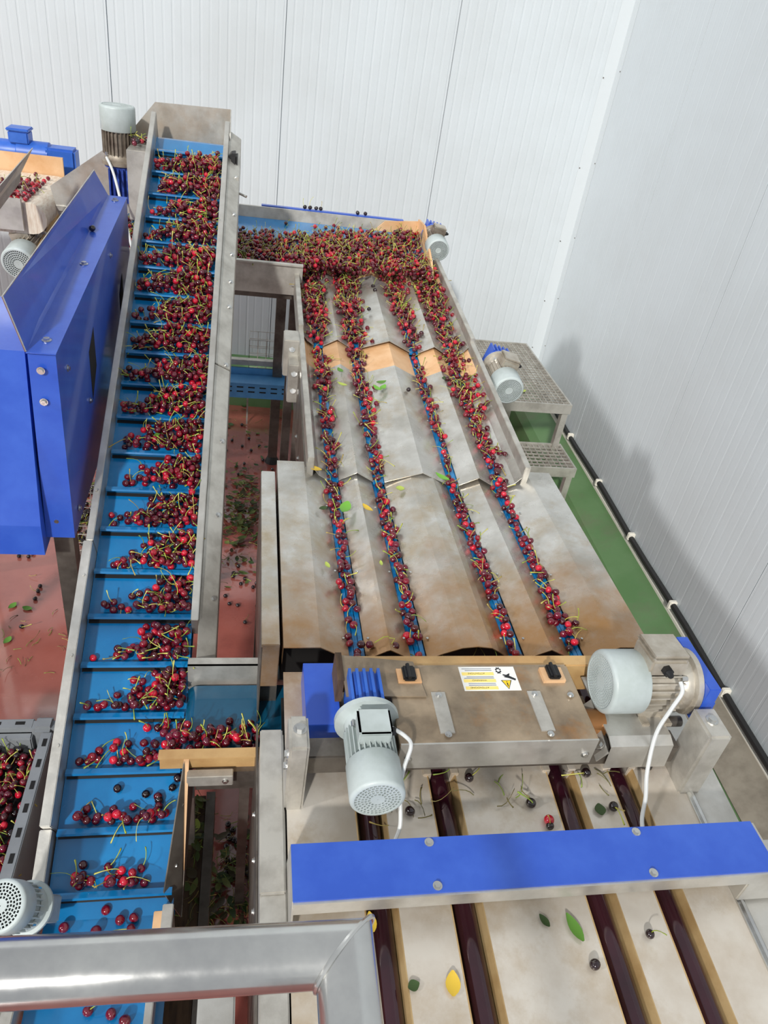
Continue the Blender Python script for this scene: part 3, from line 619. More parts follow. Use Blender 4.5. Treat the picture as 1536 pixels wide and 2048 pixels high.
# steel deflector plate and rail in front of it
dp = thing('deflector_plate', 'slanted bright steel deflector plate at the left frame edge over the pale belt', 'plate', (-1.1, 3.4, 1.6))
MB().slab([py(-60, 440, 3.3), py(-60, 478, 3.3), py(42, 346, 3.75), py(66, 296, 3.75)], .004).build('plate', 'steel', dp)
MB().slab([py(-60, 478, 3.3), py(-60, 500, 3.3), py(40, 365, 3.75), py(42, 346, 3.75)], .004).build('lower_lip', 'galv', dp)
MB().tube([pz(-90, 384, 1.66), pz(150, 420, 1.66)], .016, 4).build('rail', 'steel', dp)
B('hanger', 'galv', dp, -1.42, -1.36, 3.4, 3.46, 0, 1.62)
gm = motor('grey motor half hidden behind the blue cabinet guard, below the pale belt', (-1.05, 3.96, 1.50), (-.1, -1, -.15), (-.3, 0, 1), .082, .25, 5, 18, body='alu', boxlen=.3)
gear(gm, .06, .1, 'blue_navy', .1)

# ================================================================== STEPS with grating
sp = thing('step_platform', 'two-tier grating step platform between the sorting table and the right wall', 'steps', (1.75, 4.3, 0))
def grating(x0, x1, y0, y1, z, name):
    mb = MB(); n = int((y1-y0)/.040)
    for i in range(n+1):
        y = y0+(y1-y0)*i/n; mb.box(x0, x1, y-.0018, y+.0018, z-.014, z)
    m = int((x1-x0)/.036)
    for i in range(m+1):
        x = x0+(x1-x0)*i/m; mb.box(x-.0022, x+.0022, y0, y1, z-.012, z-.002)
    mb.build(name, 'galv', sp)
    fr = MB(); t = .012
    fr.box(x0-t, x1+t, y0-t, y0, z-.06, z+.004).box(x0-t, x1+t, y1, y1+t, z-.06, z+.004).box(x0-t, x0, y0, y1, z-.06, z+.004).box(x1, x1+t, y0, y1, z-.06, z+.004)
    fr.build('frame', 'galv', sp)
grating(1.28, 2.0, 3.98, 4.95, .80, 'upper_grating'); grating(1.42, 2.02, 3.71, 4.0, .50, 'lower_grating')
for x, y, z in ((1.985, 4.0, .78), (1.985, 4.93, .78), (1.3, 4.0, .78), (1.3, 4.93, .78), (2.005, 3.73, .46), (1.44, 3.73, .46)): B('leg', 'galv', sp, x-.02, x+.02, y-.02, y+.02, 0, z-.02)

# ================================================================== TROUGH, BASKETS, BEAMS in the gap
tg = thing('blue_trough', 'light blue slotted plastic trough low down between the elevator and sorting table', 'trough', (.05, 4.4, 0))
B('front_wall', 'trough_blue', tg, -.55, .62, 4.30, 4.315, .55, .65); B('top_ledge', 'trough_blue', tg, -.55, .62, 4.315, 4.44, .635, .65); B('back_wall', 'trough_blue', tg, -.55, .62, 4.44, 4.455, .55, .69)
for i in range(9):
    for z in (.59, .62):
        x = -.34+.07*i; B('slot', 'dark', tg, x, x+.04, 4.2985, 4.301, z, z+.008)
B('steel_rail', 'galv', tg, -.55, .3, 4.46, 4.50, .70, .735)
for x in (-.5, .45): B('leg', 'steel_dark', tg, x-.025, x+.025, 4.36, 4.41, 0, .635)
def wire_box(label, x0, x1, y0, y1, z0, z1, c=.032, legs=False):
    t = thing('wire_basket', label, 'basket', ((x0+x1)/2, (y0+y1)/2, 0 if legs else z0)); r = .0022
    def face(name, o, a, b, na, nb):
        mb = MB(); o, a, b = Vector(o), Vector(a), Vector(b)
        for i in range(na+1): mb.tube([o+a*(i/na), o+a*(i/na)+b], r, 4)
        for i in range(nb+1): mb.tube([o+b*(i/nb), o+b*(i/nb)+a], r, 4)
        mb.build(name, 'galv', t)
    nx, ny, nz = [max(2, int(q/c)) for q in (x1-x0, y1-y0, z1-z0)]
    X, Y, Z = (x1-x0, 0, 0), (0, y1-y0, 0), (0, 0, z1-z0)
    face('front_mesh', (x0, y0, z0), X, Z, nx, nz); face('back_mesh', (x0, y1, z0), X, Z, nx, nz)
    face('side_mesh', (x0, y0, z0), Y, Z, ny, nz); face('side_mesh', (x1, y0, z0), Y, Z, ny, nz); face('bottom_mesh', (x0, y0, z0), X, Y, nx, ny)
    if legs:
        for x in (x0, x1):
            for y in (y0, y1): B('leg', 'galv', t, x-.006, x+.006, y-.006, y+.006, 0, z0)
wire_box('wire mesh basket standing by the back wall behind the blue trough', .01, .31, 4.98, 5.14, .22, .66, .055, True)
wire_box('low wire mesh cage on the floor between the blue cabinet and the elevator', -.92, -.55, 3.15, 3.75, .0, .36, .05)
bt = thing('debris_beam', 'dirty brown beam along the floor gap right of the lower elevator', 'beam', (-.06, 1.3, 0))
MB().box(-.16, -.085, .55, 1.5, .42, .50).build('beam', 'wood', bt); MB().box(-.083, -.055, .55, 1.5, .40, .52).build('edge_strip', 'steel_dark', bt)
for y in (.62, 1.4): B('leg', 'steel_dark', bt, -.14, -.1, y-.02, y+.02, 0, .42)
gpst = tag(MB().box(-.055, .02, .62, .70, 0, 1.0).build('steel_post', 'steel', None, bevel=.004), 'short square steel post seen just below the handrail', 'post')

# ================================================================== CRATE
ct = thing('plastic_crate', 'grey plastic harvest crate full of cherries at the left frame edge', 'crate', (-.8, 1.3, .45))
CX0, CX1, CY_0, CY_1, CZ0, CZ1 = -1.06, -.562, .93, 1.66, .44, .70
B('base', 'crate', ct, CX0, CX1, CY_0, CY_1, CZ0, CZ0+.01)
for nm, a in (('side_wall', (CX1-.014, CX1-.004, CY_0, CY_1)), ('side_wall', (CX0, CX0+.01, CY_0, CY_1)), ('end_wall', (CX0, CX1, CY_0, CY_0+.01)), ('end_wall', (CX0, CX1, CY_1-.014, CY_1-.004))): B(nm, 'crate', ct, *a, CZ0, CZ1-.01)
B('rim', 'crate', ct, CX1-.03, CX1+.004, CY_0, CY_1-.05, CZ1-.022, CZ1, .003); B('rim', 'crate', ct, CX0, CX1-.06, CY_1-.034, CY_1+.004, CZ1-.022, CZ1, .003)
B('corner_post', 'crate', ct, CX1-.062, CX1+.006, CY_1-.05, CY_1+.006, CZ0, CZ1+.012, .012)
B('end_panel', 'crate', ct, CX0, CX1-.06, CY_1-.06, CY_1-.034, CZ1-.15, CZ1-.02, .004)
for i in range(9):
    y = CY_1-.09-.075*i
    B('rim_slot', 'dark', ct, CX1-.018, CX1-.006, y-.014, y+.014, CZ1-.001, CZ1+.0008)
for i in range(5):
    x = CX1-.10-.07*i; B('rim_slot', 'dark', ct, x-.014, x+.014, CY_1-.02, CY_1-.008, CZ1-.001, CZ1+.0008)
cst = thing('crate_stand', 'low steel stand carrying the grey crate left of the elevator', 'stand', (-.8, 1.3, 0))
B('top', 'galv', cst, -1.1, -.54, .9, 1.75, .40, .44)
for x in (-1.05, -.58):
    for y in (.95, 1.70): B('leg', 'galv', cst, x-.02, x+.02, y-.02, y+.02, 0, .40)
B('back_bar', 'galv', cst, -.66, -.50, 1.74, 1.76, .52, .56); B('bar_post', 'galv', cst, -.56, -.52, 1.72, 1.74, .44, .56)
la = Vector((-.25, -.4, .88)).normalized(); lg = pz(0, 1812, .98)
lm = motor('pale grey motor with perforated fan guard cut off by the left frame edge', lg-la*.13, la, (-1, 0, 0), .056, .13, 5, 14, body='motor', box=False)
local_part(lm, MB().box(-.03, .03, -.10, .0, -.03, .03), 'mount_bracket', 'galv', bevel=.004)

# ================================================================== HANDRAIL in front of the camera
hr = thing('handrail', 'thick brushed steel tube handrail with square corner in the immediate foreground', 'handrail', (-.2, .3, 0))
HZ = 2.045; a = pz(690, 1907, HZ); b_ = pz(0, 1947, HZ); dirv = (b_-a).normalized(); far = a+dirv*1.6
c_ = Vector((a.x, a.y, 0)); rr = .0255
def mitre_tube(p, d, L, r, nrm, seg=40):   # tube from the mitre plane at p along d
    x = d.orthogonal().normalized(); y = d.cross(x); vs = []
    for k in range(seg):
        o = (x*cos(2*pi*k/seg)+y*sin(2*pi*k/seg))*r
        t = -o.dot(nrm)/d.dot(nrm); vs.append(p+o+d*t)
    for k in range(seg): vs.append(p+d*L+(x*cos(2*pi*k/seg)+y*sin(2*pi*k/seg))*r)
    return MB().add(vs, [(k, (k+1) % seg, seg+(k+1) % seg, seg+k) for k in range(seg)])
dn = Vector((0, -1, 0)); nrm = (dirv-dn).normalized()
mitre_tube(a, dirv, 1.6, rr, nrm).build('top_rail', 'steel_bright', hr, smooth=True); mitre_tube(a, dn, 1.2, rr, nrm).build('return_rail', 'steel_bright', hr, smooth=True)
for q in (far-dirv*.03, a+dn*1.15): MB().cyl((q.x, q.y, 0), (q.x, q.y, HZ-.02), rr, 24).build('post', 'steel_bright', hr, smooth=True)
mb = MB(); pts = []
x_ = (dirv+dn).normalized(); y_ = nrm.cross(x_)
for k in range(33):
    o = x_*cos(2*pi*k/32)*rr*1.46+y_*sin(2*pi*k/32)*rr*1.02; pts.append(a+o)
mb.tube(pts, .0022, 6).build('weld_seam', 'steel_bright', hr, smooth=True)

# ================================================================== CHERRIES
CR = .0118
def unit_cherry(seg=12, rings=8):
    vs = [Vector((0, 0, .80))]; fs = []
    for i in range(1, rings):
        th = pi*i/rings; 
        for k in range(seg):
            ph = 2*pi*k/seg; r_ = sin(th); z = cos(th)*.94
            if i == 1: z -= .07
            vs.append(Vector((r_*cos(ph)*1.03, r_*sin(ph)*.98, z)))
    vs.append(Vector((0, 0, -.94)))
    for k in range(seg): fs.append((0, 1+k, 1+(k+1) % seg))
    for i in range(rings-2):
        for k in range(seg): a = 1+i*seg+k; b = 1+i*seg+(k+1) % seg; fs.append((a, a+seg, b+seg, b))
    o = 1+(rings-2)*seg
    for k in range(seg): fs.append((o+k, len(vs)-1, o+(k+1) % seg))
    return vs, fs
def stem_geo(L, bend, r=.0014):
    vs = []; n = 4
    for i in range(n+1):
        u = i/n; c = Vector((bend*u*u*L, bend*.35*u*u*L, .0088+L*u*(1-.18*abs(bend)*u)))
        q = r*(1.9 if i == n else 1.0)
        for k in range(4): vs.append(c+Vector((cos(pi*k/2)*q, sin(pi*k/2)*q, 0)))
    fs = [(4*i+k, 4*i+(k+1) % 4, 4*i+4+(k+1) % 4, 4*i+4+k) for i in range(n) for k in range(4)]+[(4*n, 4*n+1, 4*n+2, 4*n+3)]
    return vs, fs
REDS = [(98, 8, 28), (76, 6, 22), (118, 10, 34), (60, 6, 18), (88, 8, 30), (150, 12, 36), (104, 14, 40), (70, 6, 16), (128, 8, 30), (84, 10, 34), (192, 22, 48)]
GREENS = [(176, 182, 74), (150, 166, 60), (196, 192, 96), (128, 150, 60), (170, 150, 80)]
BLACKS = [(30, 10, 16), (22, 8, 12)]
def set_col(me, cols):
    at = me.color_attributes.new('Col', 'FLOAT_COLOR', 'POINT')
    at.data.foreach_set('color', np.array(cols, dtype=np.float32).ravel())
def make_mesh(name, vs, fs, col, m):
    me = bpy.data.meshes.new(name); me.from_pydata(vs, [], fs)
    for p in me.polygons: p.use_smooth = True
    set_col(me, [lin(col)]*len(vs)); me.materials.append(MATS[m]); return me
uv_, uf_ = unit_cherry(16, 10)
CH_ME = [make_mesh('cherry', [v*CR for v in uv_], uf_, c, 'cherry') for c in REDS]
BK_ME = [make_mesh('cherry', [v*CR for v in uv_], uf_, c, 'cherry') for c in BLACKS]
ST_ME = []
for i in range(8):
    v_, f_ = stem_geo(.034+.004*(i % 4), (-.9, .7, -.4, 1.0, .2, -.7, .5, -1.0)[i]); ST_ME.append(make_mesh('stem', v_, f_, GREENS[i % 5], 'stem'))
rng = random.Random(11); N_IND = [0]
def rot_up(up, spread):
    a = Vector(up)+Vector((rng.gauss(0, spread), rng.gauss(0, spread), rng.gauss(0, spread)*.5))
    if a.length < .1: a = Vector((0, 0, 1))
    return a.normalized().to_track_quat('Z', 'Y').to_matrix().to_4x4() @ Matrix.Rotation(rng.uniform(0, 6.28), 4, 'Z')
def cherry(p, label, group, up=(0, 0, 1), black=False, stem=.6, sc_=1, spread=.9):
    o = bpy.data.objects.new('cherry', rng.choice(BK_ME if black else CH_ME)); COL.objects.link(o)
    s_ = sc_*rng.uniform(.93, 1.06)
    o.matrix_world = Matrix.Translation(p) @ rot_up(up, spread) @ Matrix.Scale(s_, 4)
    tag(o, label, 'cherry', group); N_IND[0] += 1
    if rng.random() < stem:
        q = bpy.data.objects.new('stem', rng.choice(ST_ME)); COL.objects.link(q); q.parent = o
    return o
lv, lf = unit_cherry(10, 7); LV = np.array([list(v) for v in lv])*CR; LF = lf
STG = [(np.array([list(v) for v in stem_geo(.034+.004*(i % 4), (-.9, .7, -.4, 1.0, .2, -.7)[i])[0]]), stem_geo(.03, .1)[1]) for i in range(6)]
class Heap:   # many small cherries gathered in one mesh
    def __init__(s): s.v = []; s.c = []; s.f = []; s.m = []; s.n = 0
    def put(s, p, up=(0, 0, 1), black=.0, stem=.62, spread=1.0):
        M = np.array(rot_up(up, spread)); sc_ = rng.uniform(.9, 1.05); A = M[:3, :3]*sc_; P = np.array(p)
        col = lin(rng.choice(BLACKS) if rng.random() < black else rng.choice(REDS))
        s.v.append(LV @ A.T+P); s.c.append(np.tile(col, (len(LV), 1))); s.f += [tuple(s.n+i for i in f) for f in LF]; s.m += [0]*len(LF); s.n += len(LV)
        if rng.random() < stem:
            g, gf = rng.choice(STG); s.v.append(g @ A.T+P); s.c.append(np.tile(lin(rng.choice(GREENS)), (len(g), 1))); s.f += [tuple(s.n+i for i in f) for f in gf]; s.m += [1]*len(gf); s.n += len(g)
    def build(s, name, label):
        me = bpy.data.meshes.new(name); me.from_pydata(np.concatenate(s.v).tolist(), [], s.f)
        me.polygons.foreach_set('use_smooth', [True]*len(me.polygons)); me.materials.append(MATS['cherry']); me.materials.append(MATS['stem'])
        me.polygons.foreach_set('material_index', s.m); set_col(me, np.concatenate(s.c))
        o = bpy.data.objects.new(name, me); COL.objects.link(o); tag(o, label, 'cherries'); o['kind'] = 'stuff'; return o
class Pack:   # settle balls one by one on a surface given in (u, v, w)
    def __init__(s, r=CR*.97): s.r = r; s.g = {}; s.pts = []
    def h(s, u, v, floor):
        r = s.r; w_ = floor(u, v)+r; cu, cv = int(u//(2*r)), int(v//(2*r))
        for i in range(cu-1, cu+2):
            for j in range(cv-1, cv+2):
                for (a, b, c) in s.g.get((i, j), ()):
                    d2 = (a-u)**2+(b-v)**2
                    if d2 < 4*r*r: w_ = max(w_, c+sqrt(4*r*r-d2)*.93)
        return w_
    def drop(s, cands, floor, pot, wmax):
        best = None
        for u, v in cands:
            w_ = s.h(u, v, floor)
            if w_-floor(u, v) > wmax: continue
            q = pot(u, v, w_)
            if best is None or q < best[0]: best = (q, u, v, w_)
        if not best: return None
        _, u, v, w_ = best; s.g.setdefault((int(u//(2*s.r)), int(v//(2*s.r))), []).append((u, v, w_)); s.pts.append((u, v, w_)); return (u, v, w_)
heap = Heap()
flat = lambda u, v: 0.0
# --- elevator rows
ORD = ['lowest', 'second lowest', 'third lowest', 'fourth lowest', 'fifth lowest', 'sixth lowest']
NK = [21, 27, 40, 62, 54, 60]
ELW = XR-XL
COLN = {0: 'dark red', 1: 'maroon', 2: 'crimson', 3: 'blackish red', 4: 'dark red', 5: 'bright red', 6: 'crimson', 7: 'maroon', 8: 'red', 9: 'dark red', 10: 'scarlet'}
def nth(i): return '%d%s' % (i, 'th' if 10 < i % 100 < 14 else {1: 'st', 2: 'nd', 3: 'rd'}.get(i % 10, 'th'))
def row_of(pts, up, fmt, group, to_world, stem):   # label every cherry of a row by its rank from the left
    for i, p in enumerate(sorted(pts)):
        o = cherry(to_world(p), '', group, up, stem=stem); c = COLN[CH_ME.index(o.data)]
        o['label'] = fmt % (c, nth(i+1))
for k in range(20):
    s0 = FS0+PITCH*k+.006+CR; s1 = FS0+PITCH*(k+1)-.020-CR*.4; pk = Pack()
    n = NK[k] if k < 6 else (80 if k < 9 else 106 if k < 14 else 118)
    for i in range(n):
        if k <= 1: u = rng.uniform(XL+.045, XR-.03 if k else XR-.06); slope = 1.0
        else:
            fr = 1-abs(rng.gauss(0, .31 if k < 9 else .38))
            if rng.random() < .13: fr = rng.uniform(.06, .6)
            fr = min(max(fr, .05), .97); u = XL+.012+(ELW-.024)*fr; slope = .8 if fr < .45 else .4 if fr < .65 else .12
        cands = [(min(max(u+rng.gauss(0, .010), XL+.014), XR-.014), s0+(s1-s0)*rng.random()) for _ in range(9)]
        p = pk.drop(cands, flat, lambda u, v, w_: v*slope+w_*.9, .06)
    up_ = lambda p: EP(p[0], p[1], p[2])
    if k < 5: row_of(pk.pts, en, '%s cherry, %s from the left on the '+ORD[k]+' cleat row of the elevator', 'cherries on the %s cleat row' % ORD[k], up_, .55)
    else:
        for p in pk.pts: heap.put(up_(p), en)
# strays rolling between the lowest rows, under the cross conveyor lip
for i, (x, y) in enumerate(((235, 1577), (292, 1588), (318, 1600), (345, 1575), (356, 1556))):
    q = ppl(x, y, CAM-en*(EH-CR), en); cherry(q, nth(i+1)+' dark stray cherry from the left between cleats below the cross conveyor lip', 'stray cherries below the lip', en, True, .3)
TAILP = ((128, 1855), (192, 1862), (240, 1840), (268, 1835), (262, 1858), (212, 1820), (176, 2022), (222, 2028), (250, 2042))
for i, (x, y) in enumerate(((128, 1855), (192, 1862), (240, 1840), (268, 1835), (262, 1858), (212, 1820), (176, 2022), (222, 2028), (250, 2042))):
    q = pz(x, y, zt+CR*1.0); cherry(q, ('plump cherry just %s the handrail on the belt tail, '+nth(sum(1 for a_ in TAILP if a_[0] <= x and (a_[1] > 1950) == (y > 1950)))+' from the left') % ('below' if y > 1950 else 'above'), 'cherries on the belt tail', sc_=1.12, stem=.3)
# --- cross conveyor
pk = Pack()
for i in range(52):
    u = rng.uniform(-.17, .10); v = 1.29+CR+abs(rng.gauss(0, .055)); v = min(v, 1.50)
    p = pk.drop([(min(max(u+rng.gauss(0, .015), -.17), .1), min(1.29+CR+abs(v-1.29-CR)*rng.uniform(.6, 1.2), 1.5)) for _ in range(5)], flat, lambda u, v, w_: w_+.1*v, .05)
row_of(pk.pts, (0, 0, 1), '%s cherry, %s from the left on the teal cross conveyor', 'cherries on the cross conveyor', lambda p: Vector((p[0], p[1], .987+p[2])), .5)
# --- pairs, strays on the table and deck
for i, (x, y) in enumerate(((742, 1277), (793, 1280))):
    p = pz(x, y, CZ+.0); o = cherry(Vector((p.x, p.y, CZ-.024)), ('left' if i == 0 else 'right')+' cherry of the pair joined by stems across the first ridge', 'joined pair', (.9 if i == 0 else -.9, 0, .6), stem=0, spread=.05)
    v_ = [p+Vector((.012 if i == 0 else -.012, 0, -.016)), Vector((.39 if i == 0 else .42, p.y+.006, CZ+.0)), Vector((.405, p.y+.012, CZ-.004))]
    bpy.context.view_layer.update(); Mi = o.matrix_world.inverted()
    mb = MB().tube([Mi @ q for q in v_], .0014, 5); q = mb.build('stem', 'stem', o, (0, 0, 0)); set_col(q.data, [lin(GREENS[0])]*len(q.data.vertices))
DK = [((820, 1622), 'black shrivelled cherry beside the left motor on the roller deck'), ((1062, 1606), 'dark cherry on the middle deck plate below the cover box'), ((1098, 1640), 'wrinkled red cherry at the roller edge on the deck'),
      ((1227, 1613), 'big black cherry beside a scrap of leaf on the deck'), ((1172, 1545), 'black cherry in shade under the cover box, right'), ((938, 1555), 'dark cherry in shade under the cover box, centre'),
      ((1300, 1868), 'small black cherry on the plate in front of the blue bar'), ((1190, 1929), 'flattened black cherry with a trailing stem near the bottom edge'), ((1100, 1652), 'tiny dark cherry remnant at the roller edge')]
for (x, y), lb in DK:
    p = ppl(x, y, dpt(0, 1, CR*.9), Vector((0, -sin(R(5)), cos(R(5))))); cherry(p, lb, 'strays on the deck', black='red' not in lb, sc_=.8 if 'small' in lb or 'tiny' in lb else 1.0, stem=.7)
cherry(Vector((-.575, 2.93, cz(2.93, 1.803)+CR)), 'single black cherry lying on the blue cabinet flange', 'strays', black=True, stem=0)
for (x, y), lb in (((746, 572), 'upper of two dark cherries on the wide upper ridge'), ((750, 580), 'lower of two dark cherries on the wide upper ridge'), ((738, 618), 'small dark cherry alone lower on the wide upper ridge')):
    q = ppl(x, y, stage_pt(QA, 0, 0, CR-.01), sn); cherry(q, lb, 'strays', sn, True, .2, .9)
for x, y in ((817, 779), ):
    cherry(ppl(x, y, stage_pt(QB, 0, 0, CR-.015), sn), 'black cherry alone on the wide lower ridge of the sorting table', 'strays', sn, True, 0, .9)
for i, x in enumerate((.30, .335, .37, .40, .62, .66)): cherry((x+rng.gauss(0, .004), BY1+.05, 1.645+CR), nth(i+1)+' dark cherry from the left on the blue flange behind the back conveyor', 'cherries on the back flange', black=True, stem=.2)
for i, (x, y) in enumerate(((38, 1112), (43, 1253), (57, 1113), (66, 1105), (70, 1197), (76, 1182), (80, 1172), (135, 1168), (152, 1115))):
    cherry(pz(x, y, CR*.9), nth(i+1)+' black fallen cherry from the left on the floor below the blue cabinet', 'fallen cherries by the cabinet', black=True, stem=.2)
# --- heaps: channels of the sorter
def valley(i, d=VD):
    c = BELTX[i]; l = RIDX[i-1] if i else .245; r = RIDX[i] if i < 3 else 1.035
    def fl(u, v):
        if abs(u-c) < .021: return -d-.006
        if u < c: return -d+(d-.01)*min(1, (c-.021-u)/(c-.021-l))
        return -d+(d-.01)*min(1, (u-c-.021)/(r-c-.021))
    return fl, l, r
def stream(q, L, cnt, wid0, wid1, wmax):
    for i in range(4):
        fl, l, r = valley(i); pk = Pack(); n = cnt[i]
        for j in range(n):
            v = L*rng.random()**(1 if wid1 == wid0 else .82); wd = wid0[i]+(wid1[i]-wid0[i])*v/L
            cands = [(min(max(BELTX[i]+rng.gauss(0, wd), l+.01), r-.01), min(max(v+rng.gauss(0, .02), .0), L)) for _ in range(3)]
            p = pk.drop(cands, fl, lambda u, v, w_: w_, wmax)
            if p: heap.put(stage_pt(q, p[0], p[1], p[2]), sn)
stream(QB, TB, (105, 105, 62, 170), (.012, .012, .009, .018), (.02, .022, .012, .05), .045)
stream(QA, TA+.06, (270, 290, 215, 290), (.03, .034, .014, .04), (.045, .05, .055, .05), .06)
for i in range(4):   # level stage C
    pk = Pack(); c = BELTX[i]; fl = lambda u, v: (-CD-.006 if abs(u-c) < .023 else -CD+(abs(u-c)-.023)*.55)
    for j in range((74, 80, 98, 86)[i]):
        v = rng.uniform(CY0, CY1-.03); wd = .008+.006*max(0, sin(v*9+i*2))
        p = pk.drop([(c-.004+rng.gauss(0, wd), min(max(v+rng.gauss(0, .02), CY0), CY1-.03)) for _ in range(3)], fl, lambda u, v, w_: w_, .035)
        if p: heap.put((p[0], p[1], CZ+p[2]), stem=.45)
# --- back conveyor heap
pk = Pack()
def bfloor(u, v): return bz(v)
for j in range(2300):
    t_ = rng.random()
    if t_ < .58: u = rng.uniform(-.9, .5); v = 3.85+abs(rng.gauss(0, .26)); v = v if v < 4.36 else rng.uniform(3.85, 4.36)
    elif t_ < .61: u = rng.uniform(-.9, .75); v = rng.uniform(4.3, 4.56)
    else: u = rng.uniform(.27, .965); v = rng.uniform(3.92, 4.3+.27*max(0, (u-.25)/.7))
    lo_ = 3.85 if u < .26 else 3.9
    p = pk.drop([(min(max(u+rng.gauss(0, .02), -.93 if u < .26 else .262), .965), min(max(v+rng.gauss(0, .015), lo_), 4.56)) for _ in range(3)], bfloor, lambda u, v, w_: w_, .05 if u < .75 else .085)
    if p: heap.put(p)
# --- crate fill
pk = Pack()
for j in range(560):
    p = pk.drop([(rng.uniform(-.92, CX1-.03), rng.uniform(1.0, CY_1-.075)) for _ in range(4)], lambda u, v: .18+.02*sin(u*14)*cos(v*11), lambda u, v, w_: w_, .04)
    if p: heap.put((p[0], p[1], CZ0+p[2]), stem=.5, black=.25)
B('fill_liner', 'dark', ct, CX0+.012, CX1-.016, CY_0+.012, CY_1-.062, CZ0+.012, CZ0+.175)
# --- pale belt, drive shelf, floor litter
pk = Pack()
for j in range(110):
    p = pk.drop([(min(-1.04, rng.gauss(-1.14, .1)), min(max(rng.gauss(4.0, .12), 3.84), 4.4)) for _ in range(3)], flat, lambda u, v, w_: w_, .04)
    if p: heap.put((p[0], p[1], 1.72+p[2]), stem=.3)
for j in range(14): heap.put((rng.uniform(-.55, -.48), rng.uniform(3.74, 3.87), 2.02+CR+rng.random()*.02), black=.6)
heap.build('cherry_heap', 'dense mass of dark red cherries with green stems over belts, channels and crate')
fl_ = Heap()
for j in range(150):
    if j < 100: x, y = rng.gauss(168, 22), rng.uniform(960, 1100)
    else: x, y = rng.uniform(450, 545), rng.choice((rng.uniform(800, 960), rng.uniform(1120, 1260), rng.uniform(1640, 1750)))
    p = pz(x, y, CR*.9)
    fl_.put(p, black=1, stem=.4)
fl_.build('fallen_cherries', 'scatter of black fallen cherries on the wet floor around the elevator')
print('individual cherries', N_IND[0])

# ================================================================== LEAVES AND STEM LITTER
def leaf_geo(L, w_, curl):
    vs = []; fs = []; n = 6
    for i in range(n+1):
        u = i/n; hw = w_*sin(pi*min(u*.94+.03, 1))**.8*(1-.25*u)
        z = curl*L*(u-.5)**2
        vs += [Vector((L*(u-.5), -hw, z+hw*.25)), Vector((L*(u-.5), 0, z)), Vector((L*(u-.5), hw, z+hw*.25))]
    for i in range(n):
        a = 3*i; fs += [(a, a+3, a+4, a+1), (a+1, a+4, a+5, a+2)]
    k = len(vs); vs += [v+Vector((0, 0, -.0006)) for v in vs]
    fs += [tuple(k+i for i in f[::-1]) for f in fs[:2*n]]
    return vs, fs
LC = {'green': (88, 134, 48), 'bright green': (110, 170, 60), 'yellow': (214, 180, 60), 'pale green': (170, 186, 84), 'dark green': (52, 74, 34)}
def leaf(p, nrm, label, col, L=.045, w_=.012, ang=0, curl=.5):
    v_, f_ = leaf_geo(L, w_, curl); me = make_mesh('leaf', v_, f_, LC[col], 'leaf')
    o = bpy.data.objects.new('leaf', me); COL.objects.link(o)
    o.matrix_world = Matrix.Translation(Vector(p)+Vector(nrm)*.002) @ Vector(nrm).to_track_quat('Z', 'Y').to_matrix().to_4x4() @ Matrix.Rotation(ang, 4, 'Z')
    return tag(o, label, 'leaf')
dn5 = Vector((0, -sin(R(5)), cos(R(5))))
UPV = Vector((0, 0, 1))
for x, y, c, L, w_, a, lb in ((690, 1018, 'bright green', .07, .022, 1.2, 'large bright green leaf standing at the first channel of the stained table'), (646, 1018, 'dark green', .03, .012, .4, 'small dark green leaf left of the first channel'),
        (735, 1018, 'yellow', .05, .012, 2.2, 'long yellowish leaf on the first ridge'), (800, 979, 'pale green', .03, .018, 1.5, 'squarish pale leaf just below the step of the wide ridge'), (655, 1132, 'pale green', .03, .008, 1.9, 'narrow pale leaf lower left of the first channel'),
        (762, 1128, 'pale green', .025, .006, 1.6, 'thin pale leaf beside the second channel')):
    leaf(pz(x, y, CZ-.012), UPV, lb, c, L, w_, a)
for x, y, c, L, w_, a, lb in ((762, 766, 'green', .05, .014, .4, 'upper leaf of the green leaf cluster on the wide ridge'), (754, 778, 'bright green', .05, .014, 2.2, 'left leaf of the green leaf cluster on the wide ridge'), (766, 776, 'bright green', .045, .014, 1.0, 'right leaf of the green leaf cluster on the wide ridge'),
        (684, 770, 'pale green', .045, .012, 2.6, 'pale leaf on the first ridge of the lower sorting step'), (884, 956, 'bright green', .06, .014, 2.4, 'bright leaf at the step edge beside the third channel'), (680, 742, 'green', .04, .014, 2, 'dull leaf at the tan liner of the first ridge'),
        (888, 758, 'dark green', .03, .012, 1.3, 'dark leaf below the tan liner of the third ridge'), (628, 938, 'yellow', .06, .014, 2.6, 'yellow-green leaf under the left rail end of the sorting table')):
    leaf(ppl(x, y, stage_pt(QB, 0, 0, -.008), sn), sn, lb, c, L, w_, a)
for x, y, c, L, w_, a, lb in ((905, 1968, 'yellow', .045, .017, 1.4, 'yellow leaf on the deck plate near the bottom edge'), (827, 1972, 'dark green', .024, .012, .3, 'dark leaf scrap left of the yellow leaf on the deck'), (1148, 1856, 'green', .06, .014, 1.9, 'long green leaf at the third roller in front of the blue bar'),
        (1088, 1842, 'dark green', .03, .009, 2.1, 'small dull leaf on the middle plate in front of the blue bar'), (1199, 1620, 'dark green', .03, .016, 1.5, 'torn green leaf scrap beside the big black cherry'), (742, 1845, 'yellow', .04, .012, 1.7, 'dry tan leaf beside the handrail corner')):
    leaf(ppl(x, y, dpt(0, 1, .003), dn5), dn5, lb, c, L, w_, a, .3)
leaf(ppl(448, 870, (0, 0, 0.004), UPV), UPV, 'pale leaf on the floor in the gap beside the elevator', 'pale green', .06, .02, .4)
leaf(pz(390, 1655, .505), UPV, 'brown-green leaf lying on the dirty beam', 'pale green', .05, .018, 1.4)
